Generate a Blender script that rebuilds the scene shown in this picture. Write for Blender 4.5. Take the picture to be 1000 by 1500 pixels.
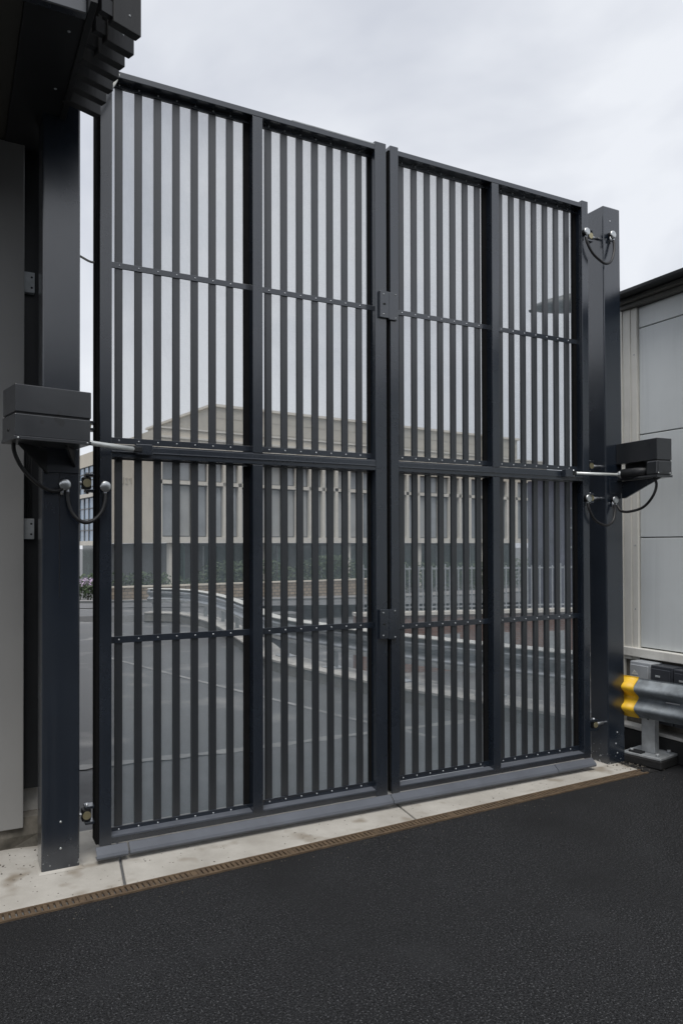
import bpy, math, random
from mathutils import Vector, Matrix

random.seed(11)
scene = bpy.context.scene
for o in list(bpy.data.objects):
    bpy.data.objects.remove(o)

# ------------------------------------------------------------------ camera
EYE = Vector((0.0, -4.0, 1.6))
YAW, PIT, ROLL = 0.4827, 0.010, -0.0023
fw = Vector((math.sin(YAW) * math.cos(PIT), math.cos(YAW) * math.cos(PIT), math.sin(PIT)))
rt = Vector((math.cos(YAW), -math.sin(YAW), 0.0))
up = rt.cross(fw)
rt, up = rt * math.cos(ROLL) + up * math.sin(ROLL), up * math.cos(ROLL) - rt * math.sin(ROLL)
cam_data = bpy.data.cameras.new('camera')
cam_data.sensor_fit = 'VERTICAL'
cam_data.sensor_height = 36.0
cam_data.lens = 1100 / 1500 * 36.0
cam_data.shift_y = 38.7 / 1500
cam_data.clip_start = 0.05
cam_data.clip_end = 2000
cam = bpy.data.objects.new('camera', cam_data)
m = Matrix((rt, up, -fw)).transposed().to_4x4()
m.translation = EYE
cam.matrix_world = m
scene.collection.objects.link(cam)
scene.camera = cam

# ------------------------------------------------------------------ sky and sun (overcast)
SUN_EL, SUN_ROT = math.radians(62), math.radians(205)
world = bpy.data.worlds.new('World')
scene.world = world
world.use_nodes = True
nt = world.node_tree
nt.nodes.clear()
W = nt.nodes.new
out = W('ShaderNodeOutputWorld'); bg = W('ShaderNodeBackground'); sky = W('ShaderNodeTexSky')
sky.sky_type = 'NISHITA'; sky.sun_disc = False
sky.sun_elevation = SUN_EL; sky.sun_rotation = SUN_ROT
sky.air_density = 1.2; sky.dust_density = 2.0
tc = W('ShaderNodeTexCoord'); mp = W('ShaderNodeMapping'); mp.inputs['Scale'].default_value = (1.0, 1.0, 1.6)
mp.inputs['Rotation'].default_value = (0.15, 0.1, 0.7)
n1 = W('ShaderNodeTexNoise'); n1.inputs['Scale'].default_value = 2.3; n1.inputs['Detail'].default_value = 5; n1.inputs['Roughness'].default_value = 0.5; n1.inputs['Distortion'].default_value = 0.35
r1 = W('ShaderNodeValToRGB')
r1.color_ramp.elements[0].position = 0.32; r1.color_ramp.elements[0].color = (3.8, 4.0, 4.5, 1)
r1.color_ramp.elements[1].position = 0.575; r1.color_ramp.elements[1].color = (5.9, 6.05, 6.35, 1)
mx = W('ShaderNodeMix'); mx.data_type = 'RGBA'; mx.inputs['Factor'].default_value = 0.93
nt.links.new(tc.outputs['Generated'], mp.inputs['Vector'])
nt.links.new(mp.outputs['Vector'], n1.inputs['Vector'])
nt.links.new(n1.outputs['Fac'], r1.inputs['Fac'])
nt.links.new(sky.outputs['Color'], mx.inputs[6])
nt.links.new(r1.outputs['Color'], mx.inputs[7])
nt.links.new(mx.outputs[2], bg.inputs['Color'])
bg.inputs['Strength'].default_value = 0.1
nt.links.new(bg.outputs['Background'], out.inputs['Surface'])

sun_d = bpy.data.lights.new('sun', 'SUN')
sun_d.energy = 1.5; sun_d.angle = math.radians(35); sun_d.color = (1.0, 0.97, 0.93)
sun = bpy.data.objects.new('sun', sun_d)
sd = Vector((math.sin(SUN_ROT) * math.cos(SUN_EL), math.cos(SUN_ROT) * math.cos(SUN_EL), math.sin(SUN_EL)))
sun.rotation_euler = sd.to_track_quat('Z', 'Y').to_euler()
scene.collection.objects.link(sun)

vs = scene.view_settings
vs.view_transform = 'Standard'; vs.look = 'None'; vs.exposure = 0.6; vs.gamma = 1.0; vs.use_curve_mapping = False
scene.cycles.use_denoising = True
scene.cycles.max_bounces = 6
scene.cycles.transparent_max_bounces = 8

# ------------------------------------------------------------------ materials
def mat(name, col, rough=0.5, metal=0.0, spec=0.5, var=0.0, scale=8.0, bump=0.0, bscale=60.0, col2=None,
        speck=None, coat=0.0, rvar=0.0, detail=6.0, stretch=None, streak=0.0):
    """principled surface: base colour with noise variation towards col2, fine bump, optional specks"""
    ma = bpy.data.materials.new(name); ma.use_nodes = True
    t = ma.node_tree; N = t.nodes.new; L = t.links.new
    b = t.nodes['Principled BSDF']
    b.inputs['Metallic'].default_value = metal
    b.inputs['Roughness'].default_value = rough
    b.inputs['Specular IOR Level'].default_value = spec
    b.inputs['Coat Weight'].default_value = coat
    b.inputs['Coat Roughness'].default_value = 0.2
    c = N('ShaderNodeTexCoord'); gp = N('ShaderNodeNewGeometry')
    mpn = N('ShaderNodeMapping')
    if stretch: mpn.inputs['Scale'].default_value = stretch
    L(gp.outputs['Position'], mpn.inputs['Vector'])
    vec = mpn.outputs['Vector']
    if var > 0 or col2:
        no = N('ShaderNodeTexNoise'); no.inputs['Scale'].default_value = scale; no.inputs['Detail'].default_value = detail
        no.inputs['Roughness'].default_value = 0.6
        L(vec, no.inputs['Vector'])
        rp = N('ShaderNodeValToRGB')
        c2 = col2 or tuple(x * (1 - var) for x in col)
        c1 = col if col2 else tuple(min(1, x * (1 + var)) for x in col)
        rp.color_ramp.elements[0].position = 0.33; rp.color_ramp.elements[0].color = (*c2, 1)
        rp.color_ramp.elements[1].position = 0.67; rp.color_ramp.elements[1].color = (*c1, 1)
        L(no.outputs['Fac'], rp.inputs['Fac'])
        last = rp.outputs['Color']
        if rvar:
            ma2 = N('ShaderNodeMapRange'); ma2.inputs['To Min'].default_value = rough - rvar; ma2.inputs['To Max'].default_value = rough + rvar
            ma2.inputs['From Min'].default_value = 0.3; ma2.inputs['From Max'].default_value = 0.7
            L(no.outputs['Fac'], ma2.inputs['Value']); L(ma2.outputs['Result'], b.inputs['Roughness'])
    else:
        rgb = N('ShaderNodeRGB'); rgb.outputs[0].default_value = (*col, 1); last = rgb.outputs[0]
    for sp in (speck or []):
        scol, sscale, lo, hi = sp
        vo = N('ShaderNodeTexNoise'); vo.inputs['Scale'].default_value = sscale; vo.inputs['Detail'].default_value = 2
        L(gp.outputs['Position'], vo.inputs['Vector'])
        rr = N('ShaderNodeValToRGB'); rr.color_ramp.elements[0].position = lo; rr.color_ramp.elements[1].position = hi
        L(vo.outputs['Fac'], rr.inputs['Fac'])
        mi = N('ShaderNodeMix'); mi.data_type = 'RGBA'; mi.inputs[7].default_value = (*scol, 1)
        L(rr.outputs['Color'], mi.inputs['Factor']); L(last, mi.inputs[6]); last = mi.outputs[2]
    if streak:
        ms = N('ShaderNodeMapping'); ms.inputs['Scale'].default_value = (22, 22, 0.9); L(gp.outputs['Position'], ms.inputs['Vector'])
        sn = N('ShaderNodeTexNoise'); sn.inputs['Scale'].default_value = 1.0; sn.inputs['Detail'].default_value = 5; L(ms.outputs['Vector'], sn.inputs['Vector'])
        sr = N('ShaderNodeMapRange'); sr.inputs['From Min'].default_value = 0.5; sr.inputs['From Max'].default_value = 0.8; sr.inputs['To Max'].default_value = streak
        L(sn.outputs['Fac'], sr.inputs['Value'])
        sm = N('ShaderNodeMix'); sm.data_type = 'RGBA'; sm.inputs[7].default_value = (0.125, 0.135, 0.145, 1)
        L(sr.outputs['Result'], sm.inputs['Factor']); L(last, sm.inputs[6]); last = sm.outputs[2]
    L(last, b.inputs['Base Color'])
    if bump > 0:
        bn = N('ShaderNodeTexNoise'); bn.inputs['Scale'].default_value = bscale; bn.inputs['Detail'].default_value = 4
        L(vec, bn.inputs['Vector'])
        bu = N('ShaderNodeBump'); bu.inputs['Strength'].default_value = bump; bu.inputs['Distance'].default_value = 0.01
        L(bn.outputs['Fac'], bu.inputs['Height']); L(bu.outputs['Normal'], b.inputs['Normal'])
    return ma

def chipped(name, col, chip, rough, spec, lo=0.68, zmax=0.28):
    """dark satin paint, worn through to primer in chips low down where it is knocked"""
    ma = mat(name, col, rough, spec=spec, coat=0.7, streak=0.08, var=0.10, scale=3, rvar=0.05, bump=0.02, bscale=300)
    t = ma.node_tree; N = t.nodes.new; L = t.links.new; b = t.nodes['Principled BSDF']
    src = b.inputs['Base Color'].links[0].from_socket
    gp = N('ShaderNodeNewGeometry'); no = N('ShaderNodeTexNoise'); no.inputs['Scale'].default_value = 45; no.inputs['Detail'].default_value = 3
    L(gp.outputs['Position'], no.inputs['Vector'])
    sx = N('ShaderNodeSeparateXYZ'); L(gp.outputs['Position'], sx.inputs[0])
    mr = N('ShaderNodeMapRange'); mr.inputs['From Min'].default_value = 0.0; mr.inputs['From Max'].default_value = zmax
    mr.inputs['To Min'].default_value = 0.06; mr.inputs['To Max'].default_value = -0.12
    L(sx.outputs['Z'], mr.inputs['Value'])
    ad = N('ShaderNodeMath'); ad.operation = 'ADD'; L(no.outputs['Fac'], ad.inputs[0]); L(mr.outputs['Result'], ad.inputs[1])
    rp = N('ShaderNodeValToRGB'); rp.color_ramp.elements[0].position = lo; rp.color_ramp.elements[1].position = lo + 0.03
    L(ad.outputs[0], rp.inputs['Fac'])
    mi = N('ShaderNodeMix'); mi.data_type = 'RGBA'; mi.inputs[7].default_value = (*chip, 1)
    L(rp.outputs['Color'], mi.inputs['Factor']); L(src, mi.inputs[6]); L(mi.outputs[2], b.inputs['Base Color'])
    return ma

M = {}
ANTH = (0.0105, 0.0160, 0.0255)
M['paint'] = mat('anthracite_paint', ANTH, 0.27, spec=1.0, coat=0.7, streak=0.06, var=0.12, scale=2.5, rvar=0.06, bump=0.015, bscale=350)
M['post_paint'] = chipped('anthracite_post_paint', ANTH, (0.32, 0.33, 0.33), 0.24, 1.0)
M['slat'] = mat('dark_grey_slat_paint', (0.020, 0.0232, 0.0275), 0.38, spec=1.0, coat=0.3, streak=0.07, var=0.08, scale=6, bump=0.02, bscale=300)
M['mesh'] = mat('grey_mesh_wire', (0.27, 0.32, 0.355), 0.55, spec=0.4, var=0.08, scale=12)
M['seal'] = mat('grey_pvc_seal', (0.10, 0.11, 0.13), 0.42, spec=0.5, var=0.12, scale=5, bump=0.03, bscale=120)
M['edge'] = mat('matt_black_rubber_and_shade', (0.006, 0.006, 0.0065), 0.9, spec=0.15, var=0.2, scale=20)  # safety-edge rubber, and painted shade on the edge bars
M['black'] = mat('black_rubber', (0.012, 0.012, 0.013), 0.45, var=0.15, scale=30)
M['box'] = mat('operator_housing', (0.019, 0.021, 0.0245), 0.33, spec=0.9, coat=0.4, speck=[((0.008, 0.008, 0.009), 14, 0.64, 0.70)], var=0.15, scale=7, rvar=0.06, bump=0.03, bscale=260)
M['steel'] = mat('bright_steel', (0.55, 0.57, 0.57), 0.28, metal=0.95, var=0.08, scale=40)
M['rod'] = mat('chromed_rod', (0.80, 0.83, 0.81), 0.3, metal=0.25, var=0.05, scale=30)
M['zinc'] = mat('galvanised_steel', (0.50, 0.52, 0.54), 0.42, metal=0.85, var=0.18, scale=14, bump=0.04, bscale=40)
M['zinc_dull'] = mat('weathered_galvanised_steel', (0.38, 0.40, 0.41), 0.55, metal=0.4, var=0.22, scale=10, bump=0.05, bscale=50)
M['rail_blue'] = mat('weathered_rail_paint', (0.17, 0.192, 0.21), 0.56, metal=0.2, var=0.28, scale=11, bump=0.08, bscale=35,
                     speck=[((0.20, 0.22, 0.23), 26, 0.60, 0.70)])
M['yellow'] = mat('yellow_paint', (0.86, 0.52, 0.02), 0.45, streak=0.12, var=0.06, scale=20, speck=[((0.35, 0.24, 0.06), 60, 0.70, 0.75)])
M['brass'] = mat('zinc_plated_bearing', (0.42, 0.38, 0.24), 0.4, metal=0.7, var=0.1, scale=30)
M['asphalt'] = mat('fresh_asphalt', (0.0185, 0.0193, 0.0212), 0.6, spec=0.3, var=0.38, scale=0.9, bump=1.0, bscale=150, rvar=0.08,
                   speck=[((0.003, 0.003, 0.0035), 120, 0.50, 0.58), ((0.095, 0.097, 0.102), 125, 0.59, 0.67), ((0.010, 0.0103, 0.0112), 0.9, 0.50, 0.75), ((0.025, 0.026, 0.028), 2.3, 0.58, 0.9)])
M['concrete'] = mat('apron_concrete', (0.485, 0.465, 0.425), 0.85, spec=0.25, col2=(0.36, 0.34, 0.305), scale=3.2, bump=0.25, bscale=70,
                    speck=[((0.22, 0.185, 0.14), 5, 0.58, 0.76), ((0.05, 0.04, 0.03), 33, 0.72, 0.75)])
M['kerb_face'] = mat('shaded_kerb_concrete', (0.26, 0.255, 0.24), 0.9, spec=0.2, col2=(0.15, 0.148, 0.14), scale=3, bump=0.3, bscale=40)  # darker copy of the kerb concrete, painting shade on the upright face
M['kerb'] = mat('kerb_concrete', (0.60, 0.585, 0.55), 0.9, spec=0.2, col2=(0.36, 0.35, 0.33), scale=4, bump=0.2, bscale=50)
M['rust'] = mat('rusted_iron', (0.14, 0.100, 0.064), 0.85, spec=0.2, col2=(0.088, 0.064, 0.044), scale=22, bump=0.25, bscale=140)
M['clad'] = mat('grey_cladding', (0.27, 0.268, 0.26), 0.5, spec=0.4, var=0.05, scale=1.5)
M['dark'] = mat('black_steel', (0.012, 0.013, 0.0145), 0.45, var=0.15, scale=8)
M['soffit'] = mat('dark_soffit_panel', (0.035, 0.034, 0.028), 0.5, var=0.1, scale=3)
M['fin'] = mat('dark_fin_timber', (0.020, 0.0205, 0.021), 0.55, var=0.2, scale=9, bump=0.1, bscale=90, stretch=(1, 1, 0.15))
M['panel'] = mat('pale_grey_composite_panel', (0.68, 0.71, 0.71), 0.42, spec=0.4, streak=0.10, var=0.06, scale=1.2)
M['roof_trim'] = mat('grey_brown_eaves_trim', (0.10, 0.098, 0.088), 0.5, var=0.1, scale=4)
M['trim'] = mat('cream_powder_coat', (0.74, 0.725, 0.67), 0.45, spec=0.4, streak=0.2, var=0.06, scale=4)
M['bitumen'] = mat('bitumen_paint', (0.012, 0.012, 0.012), 0.75, var=0.3, scale=14, bump=0.4, bscale=40)
M['stone'] = mat('rough_stone', (0.17, 0.155, 0.13), 0.9, col2=(0.06, 0.055, 0.045), scale=9, bump=0.8, bscale=14)
M['grey_box'] = mat('light_grey_meter_box', (0.36, 0.38, 0.40), 0.45, var=0.06, scale=9)
M['dark_box'] = mat('dark_blue_grey_meter_box', (0.035, 0.039, 0.048), 0.45, var=0.1, scale=9)
M['white'] = mat('off_white_plastic', (0.62, 0.62, 0.58), 0.5, var=0.05, scale=20)
M['old_asphalt'] = mat('weathered_asphalt', (0.135, 0.138, 0.14), 0.55, spec=0.45, col2=(0.065, 0.067, 0.07), scale=0.8, bump=0.35, bscale=90, rvar=0.12,
                       speck=[((0.27, 0.265, 0.255), 1.3, 0.58, 0.72), ((0.08, 0.08, 0.082), 60, 0.60, 0.70)])
M['road'] = mat('street_asphalt', (0.125, 0.127, 0.13), 0.7, var=0.3, scale=1.4, bump=0.2, bscale=30)
M['seam'] = mat('pale_repair_seam', (0.40, 0.395, 0.38), 0.6, col2=(0.20, 0.20, 0.195), scale=3)
M['line'] = mat('worn_road_paint', (0.36, 0.36, 0.355), 0.6, col2=(0.17, 0.17, 0.17), scale=5)
M['paving'] = mat('grey_paving', (0.22, 0.215, 0.21), 0.85, var=0.15, scale=1.2)
M['glass_blue'] = mat('blue_curtain_glass', (0.22, 0.30, 0.40), 0.07, spec=0.8, var=0.35, scale=0.5)
M['glass_dark'] = mat('dark_reflection_glass', (0.17, 0.185, 0.20), 0.07, spec=0.8, var=0.3, scale=0.5)
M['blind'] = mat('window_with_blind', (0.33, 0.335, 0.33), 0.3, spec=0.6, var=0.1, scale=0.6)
M['grass'] = mat('rough_ground', (0.085, 0.088, 0.072), 0.95, var=0.3, scale=0.8, bump=0.4, bscale=8)
M['ashlar'] = mat('beige_stone_cladding', (0.57, 0.52, 0.435), 0.8, var=0.05, scale=0.6)
M['pale'] = mat('pale_stone_band', (0.60, 0.57, 0.51), 0.8, var=0.05, scale=0.9)
M['roof_clad'] = mat('grey_brown_roof_cladding', (0.40, 0.38, 0.335), 0.7, var=0.06, scale=0.7)
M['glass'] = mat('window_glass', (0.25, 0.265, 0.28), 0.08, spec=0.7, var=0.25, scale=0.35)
M['glass2'] = mat('shopfront_glass', (0.085, 0.115, 0.105), 0.06, spec=0.6, var=0.4, scale=0.3)
M['glass_green'] = mat('green_glass_panel', (0.16, 0.24, 0.21), 0.1, spec=0.6, var=0.1, scale=0.5)
M['frame'] = mat('bronze_window_frame', (0.11, 0.112, 0.112), 0.5, var=0.1, scale=2)
M['leaf'] = mat('hedge_leaf', (0.055, 0.085, 0.035), 0.6, col2=(0.03, 0.05, 0.022), scale=3)
M['petal'] = mat('mauve_petal', (0.34, 0.22, 0.42), 0.7, col2=(0.62, 0.55, 0.60), scale=8)
M['stem'] = mat('plant_stem', (0.07, 0.055, 0.035), 0.9, var=0.2, scale=10)
M['sign'] = mat('bronze_wall_sign', (0.40, 0.365, 0.30), 0.6, var=0.1, scale=2)
M['banner'] = mat('dark_indigo_cladding', (0.06, 0.058, 0.085), 0.4, var=0.5, scale=0.8)
M['pole'] = mat('lamp_column_paint', (0.115, 0.12, 0.12), 0.45, var=0.08, scale=5)

def brick_mat(name, c1, c2, mort, scale, bw=0.5, rh=0.25, ms=0.02):
    ma = bpy.data.materials.new(name); ma.use_nodes = True
    t = ma.node_tree; b = t.nodes['Principled BSDF']; b.inputs['Roughness'].default_value = 0.85
    gp = t.nodes.new('ShaderNodeTexCoord'); br = t.nodes.new('ShaderNodeTexBrick')
    br.inputs['Color1'].default_value = (*c1, 1); br.inputs['Color2'].default_value = (*c2, 1); br.inputs['Mortar'].default_value = (*mort, 1)
    br.inputs['Scale'].default_value = scale; br.inputs['Brick Width'].default_value = bw; br.inputs['Row Height'].default_value = rh; br.inputs['Mortar Size'].default_value = ms
    sep = t.nodes.new('ShaderNodeSeparateXYZ'); cmb = t.nodes.new('ShaderNodeCombineXYZ'); ad = t.nodes.new('ShaderNodeMath')
    t.links.new(gp.outputs['Object'], sep.inputs[0]); t.links.new(sep.outputs[0], ad.inputs[0]); t.links.new(sep.outputs[1], ad.inputs[1])
    t.links.new(ad.outputs[0], cmb.inputs[0]); t.links.new(sep.outputs[2], cmb.inputs[1])
    t.links.new(cmb.outputs[0], br.inputs['Vector'])
    bu = t.nodes.new('ShaderNodeBump'); bu.inputs['Strength'].default_value = 0.6; bu.inputs['Distance'].default_value = 0.01; bu.invert = True
    t.links.new(br.outputs['Fac'], bu.inputs['Height']); t.links.new(bu.outputs['Normal'], b.inputs['Normal'])
    t.links.new(br.outputs['Color'], b.inputs['Base Color'])
    return ma
M['brick'] = brick_mat('red_brown_brick', (0.21, 0.115, 0.085), (0.15, 0.085, 0.07), (0.20, 0.18, 0.16), 4.4)
M['rubble'] = brick_mat('coursed_sandstone', (0.36, 0.29, 0.21), (0.25, 0.20, 0.15), (0.13, 0.11, 0.09), 1.1, 0.5, 0.25, 0.03)

# ------------------------------------------------------------------ mesh helpers
COL = scene.collection
ROOTLOC = {}

def tag(o, label=None, cat=None, group=None, kind=None):
    if label: o['label'] = label
    if cat: o['category'] = cat
    if group: o['group'] = group
    if kind: o['kind'] = kind
    return o

def empty(name, loc, label=None, cat=None, group=None, kind=None):
    o = bpy.data.objects.new(name, None); o.location = loc; o.empty_display_size = 0.1
    COL.objects.link(o)
    return tag(o, label, cat, group, kind)

def world_loc(o):
    v = Vector((0, 0, 0))
    while o is not None:
        v += o.location; o = o.parent
    return v

class MB:
    def __init__(s): s.v = []; s.f = []; s.smooth = []
    def add(s, vs, fs, smooth=False):
        k = len(s.v); s.v += [tuple(p) for p in vs]; s.f += [tuple(i + k for i in f) for f in fs]; s.smooth += [smooth] * len(fs)
        return s
    def box(s, x0, x1, y0, y1, z0, z1, mt=None):
        vs = [Vector((x, y, z)) for z in (z0, z1) for y in (y0, y1) for x in (x0, x1)]
        if mt: vs = [mt @ p for p in vs]
        return s.add(vs, [(0, 2, 3, 1), (4, 5, 7, 6), (0, 1, 5, 4), (2, 6, 7, 3), (0, 4, 6, 2), (1, 3, 7, 5)])
    def prism(s, pts, d0, d1, frame):
        """extrude polygon pts (a,b) from d0 to d1 ; frame(a,b,d) -> world"""
        n = len(pts)
        vs = [frame(a, b, d0) for a, b in pts] + [frame(a, b, d1) for a, b in pts]
        fs = [tuple(range(n - 1, -1, -1)), tuple(range(n, 2 * n))] + [(i, (i + 1) % n, n + (i + 1) % n, n + i) for i in range(n)]
        return s.add(vs, fs)
    def cyl(s, p, q, r, r2=None, n=16, caps=True):
        p, q = Vector(p), Vector(q); r2 = r if r2 is None else r2
        ax = (q - p).normalized(); a = ax.orthogonal().normalized(); b = ax.cross(a)
        vs = []
        for c, rr in ((p, r), (q, r2)):
            vs += [c + a * rr * math.cos(2 * math.pi * i / n) + b * rr * math.sin(2 * math.pi * i / n) for i in range(n)]
        s.add(vs, [(i, (i + 1) % n, n + (i + 1) % n, n + i) for i in range(n)], True)
        if caps:
            k = len(s.v) - 2 * n
            s.f += [tuple(k + i for i in range(n - 1, -1, -1)), tuple(k + n + i for i in range(n))]; s.smooth += [False, False]
        return s
    def dome(s, p, d, r, h, n=14, rings=4):
        p, d = Vector(p), Vector(d).normalized(); a = d.orthogonal().normalized(); b = d.cross(a); vs = []; fs = []
        for j in range(rings):
            t = j / rings * math.pi / 2
            vs += [p + d * h * math.sin(t) + (a * math.cos(2 * math.pi * i / n) + b * math.sin(2 * math.pi * i / n)) * r * math.cos(t) for i in range(n)]
        vs.append(p + d * h)
        for j in range(rings - 1):
            fs += [(j * n + i, j * n + (i + 1) % n, (j + 1) * n + (i + 1) % n, (j + 1) * n + i) for i in range(n)]
        fs += [((rings - 1) * n + i, (rings - 1) * n + (i + 1) % n, len(vs) - 1) for i in range(n)]
        return s.add(vs, fs, True)
    def tube(s, pts, r, n=10, sub=6):
        pts = spline([Vector(p) for p in pts], sub) if sub else [Vector(p) for p in pts]
        vs = []; N = len(pts); a = None
        for i, p in enumerate(pts):
            t = (pts[min(i + 1, N - 1)] - pts[max(i - 1, 0)]).normalized()
            a = t.orthogonal().normalized() if a is None else (a - t * a.dot(t)).normalized()
            b = t.cross(a)
            vs += [p + (a * math.cos(2 * math.pi * k / n) + b * math.sin(2 * math.pi * k / n)) * r for k in range(n)]
        fs = [(i * n + k, i * n + (k + 1) % n, (i + 1) * n + (k + 1) % n, (i + 1) * n + k) for i in range(N - 1) for k in range(n)]
        k0 = len(s.v)
        s.add(vs, fs, True)
        s.f += [tuple(k0 + i for i in range(n - 1, -1, -1)), tuple(k0 + (N - 1) * n + i for i in range(n))]; s.smooth += [False, False]
        return s
    def mesh(s, name, material, off=Vector((0, 0, 0))):
        me = bpy.data.meshes.new(name)
        me.from_pydata([(p[0] - off.x, p[1] - off.y, p[2] - off.z) for p in s.v], [], s.f)
        me.polygons.foreach_set('use_smooth', s.smooth)
        me.materials.append(M[material] if isinstance(material, str) else material)
        me.update()
        return me
    def build(s, name, material, parent=None, bevel=0.0, kind=None, loc=None):
        pl = world_loc(parent) if parent else Vector((0, 0, 0))
        if loc is None and parent is None and s.v:          # origin at the thing's base
            xs = [p[0] for p in s.v]; ys = [p[1] for p in s.v]; zs = [p[2] for p in s.v]
            loc = Vector(((min(xs) + max(xs)) / 2, (min(ys) + max(ys)) / 2, min(zs)))
        base = Vector(loc) if loc is not None else pl
        o = bpy.data.objects.new(name, s.mesh(name, material, base))
        o.location = base - pl
        o.parent = parent
        COL.objects.link(o)
        if bevel:
            bm = o.modifiers.new('bevel', 'BEVEL'); bm.width = bevel; bm.segments = 2; bm.limit_method = 'ANGLE'; bm.angle_limit = math.radians(40)
        if kind: o['kind'] = kind
        return o

def inst(name, me, loc, parent, bevel=0.0, rotz=0.0):
    o = bpy.data.objects.new(name, me); o.location = Vector(loc) - world_loc(parent); o.parent = parent
    o.rotation_euler.z = rotz
    COL.objects.link(o)
    if bevel:
        bm = o.modifiers.new('bevel', 'BEVEL'); bm.width = bevel; bm.segments = 1; bm.limit_method = 'ANGLE'
    return o

def spline(P, sub):
    if len(P) < 3: return P
    out_ = []
    for i in range(len(P) - 1):
        p0, p1, p2, p3 = P[max(i - 1, 0)], P[i], P[i + 1], P[min(i + 2, len(P) - 1)]
        for k in range(sub):
            t = k / sub
            out_.append(0.5 * ((2 * p1) + (p2 - p0) * t + (2 * p0 - 5 * p1 + 4 * p2 - p3) * t * t + (3 * p1 - p0 - 3 * p2 + p3) * t ** 3))
    return out_ + [P[-1]]

def zrot(cx, cy, ang):
    return Matrix.Translation((cx, cy, 0)) @ Matrix.Rotation(ang, 4, 'Z')

# ------------------------------------------------------------------ ground
PATH = [(5.0, -0.05), (4.734, 0.735), (4.443, 1.614), (4.141, 2.525), (4.0, 3.1), (3.74, 4.6), (3.72, 5.6), (3.97, 6.76), (4.40, 9.4), (4.50, 11.1), (4.36, 12.2), (3.85, 12.75)]

def path_side(x, y):
    """signed distance to the retaining kerb: positive on its far (lower) side"""
    best = 1e9; sgn = -1
    for (ax, ay), (bx, by) in zip(PATH, PATH[1:]):
        dx, dy = bx - ax, by - ay; t = max(0, min(1, ((x - ax) * dx + (y - ay) * dy) / (dx * dx + dy * dy)))
        px, py = ax + dx * t, ay + dy * t; d = math.hypot(x - px, y - py)
        if d < best:
            best = d; sgn = 1 if (dx * (y - ay) - dy * (x - ax)) < 0 else -1
    return best * sgn

def ramp(d):
    pts = [(-1e9, 0), (15.0, 0), (20, -0.22), (40, -1.47), (50, -2.02), (58, -2.3), (1e9, -2.3)]
    for (a, za), (b, zb) in zip(pts, pts[1:]):
        if d <= b: return za + (zb - za) * (d - a) / (b - a) if b - a < 1e8 else (za if d > 50 else zb)

def gz(x, y):
    d = x * 0.464 + (y + 4) * 0.886
    z = ramp(d)
    if y > 0.3 and y < 45 and x > 2.5:
        s = path_side(x, y) if (y < 16 and x < 9) else (1.5 if x > 4.6 + max(0, (y - 16)) * 0.75 else -1)
        low = -1.45 - max(0, d - 20) * 0.02
        k = max(0.0, min(1.0, (s - 0.42) / 0.5))
        z = z + (min(z, low) - z) * k
    return z

def sheet(name, xs, ys, material, dz=0.0, fn=gz, kind='structure', parent=None, skip=None):
    mb = MB(); nx, ny = len(xs), len(ys)
    vs = [(x, y, fn(x, y) + dz) for y in ys for x in xs]
    fs = []
    for j in range(ny - 1):
        for i in range(nx - 1):
            if skip and skip((xs[i] + xs[i + 1]) / 2, (ys[j] + ys[j + 1]) / 2): continue
            fs.append((j * nx + i, j * nx + i + 1, (j + 1) * nx + i + 1, (j + 1) * nx + i))
    mb.add(vs, fs, True)
    return mb.build(name, material, parent, kind=kind, loc=(0, 0, 0))

def span(a, b, st):
    n = max(1, round((b - a) / st)); return [a + (b - a) * i / n for i in range(n + 1)]

# the whole terrain: one sheet to the horizon, 8 mm under the laid surfaces near the gate
gx = [-900, -400, -150, -60] + span(-30, -3, 3)[:-1] + span(-3, 12, 0.3) + span(14, 60, 2) + [80, 120, 200, 400, 900]
gy = [-400, -120, -40, -20] + span(-12, 0, 1)[:-1] + span(0, 17, 0.3) + span(19, 70, 2) + [90, 140, 250, 500, 1200]
sheet('ground', gx, gy, 'old_asphalt', dz=-0.005)
YARD_Y = 0.30
yard = MB()
# drain line skewed a little to the gate: front edge of the apron
def drain_y(x): return -0.406 + (x - 0.2) * (0.172 / 4.08)
xs = [-14, -3, 0.2, 2, 4.289, 4.9, 16]
def near_edge(x): return drain_y(x) - 0.085 if x < 4.6 else drain_y(4.6) - 0.085
vs_, fs_ = [], []
for x in xs: vs_ += [(x, -40, 0), (x, near_edge(x), 0)]
for i in range(len(xs) - 1): fs_.append((2 * i, 2 * i + 2, 2 * i + 3, 2 * i + 1))
yard.add(vs_, fs_)
yard.build('yard', 'asphalt', kind='structure', loc=(0, 0, 0))
mb = MB(); mb.add([(4.36, near_edge(4.36) + 0.002, 0.002), (7, near_edge(7) + 0.002, 0.002), (7, 0.6, 0.002), (4.36, 0.28, 0.002)], [(0, 1, 2, 3)])
mb.build('verge', 'bitumen', kind='structure', loc=(0, 0, 0))

# concrete apron: three cast slabs with open joints
apron = empty('concrete_apron', (2.3, 0.0, 0), kind='structure')
joints = [-3.0, 0.795, 2.47, 4.36]
for i in range(3):
    a, b = joints[i] + (0.006 if i else 0), joints[i + 1] - 0.006
    sk = 0.09 if i == 0 else 0.0
    mb = MB()
    top = [(a - (0.05 if i else 0), drain_y(a) + 0.002), (b - 0.05 * (i < 2) + sk * 0, drain_y(b) + 0.002), (b + 0.05 * (i < 2), 0.42), (a + (0.05 if i else 0), 0.42)]
    n = 4
    vs_ = [(x, y, -0.05) for x, y in top] + [(x, y, 0.006) for x, y in top]
    mb.add(vs_, [(3, 2, 1, 0), (4, 5, 6, 7), (0, 1, 5, 4), (1, 2, 6, 5), (2, 3, 7, 6), (3, 0, 4, 7)])
    mb.build('slab', 'concrete', apron, bevel=0.006)

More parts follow.
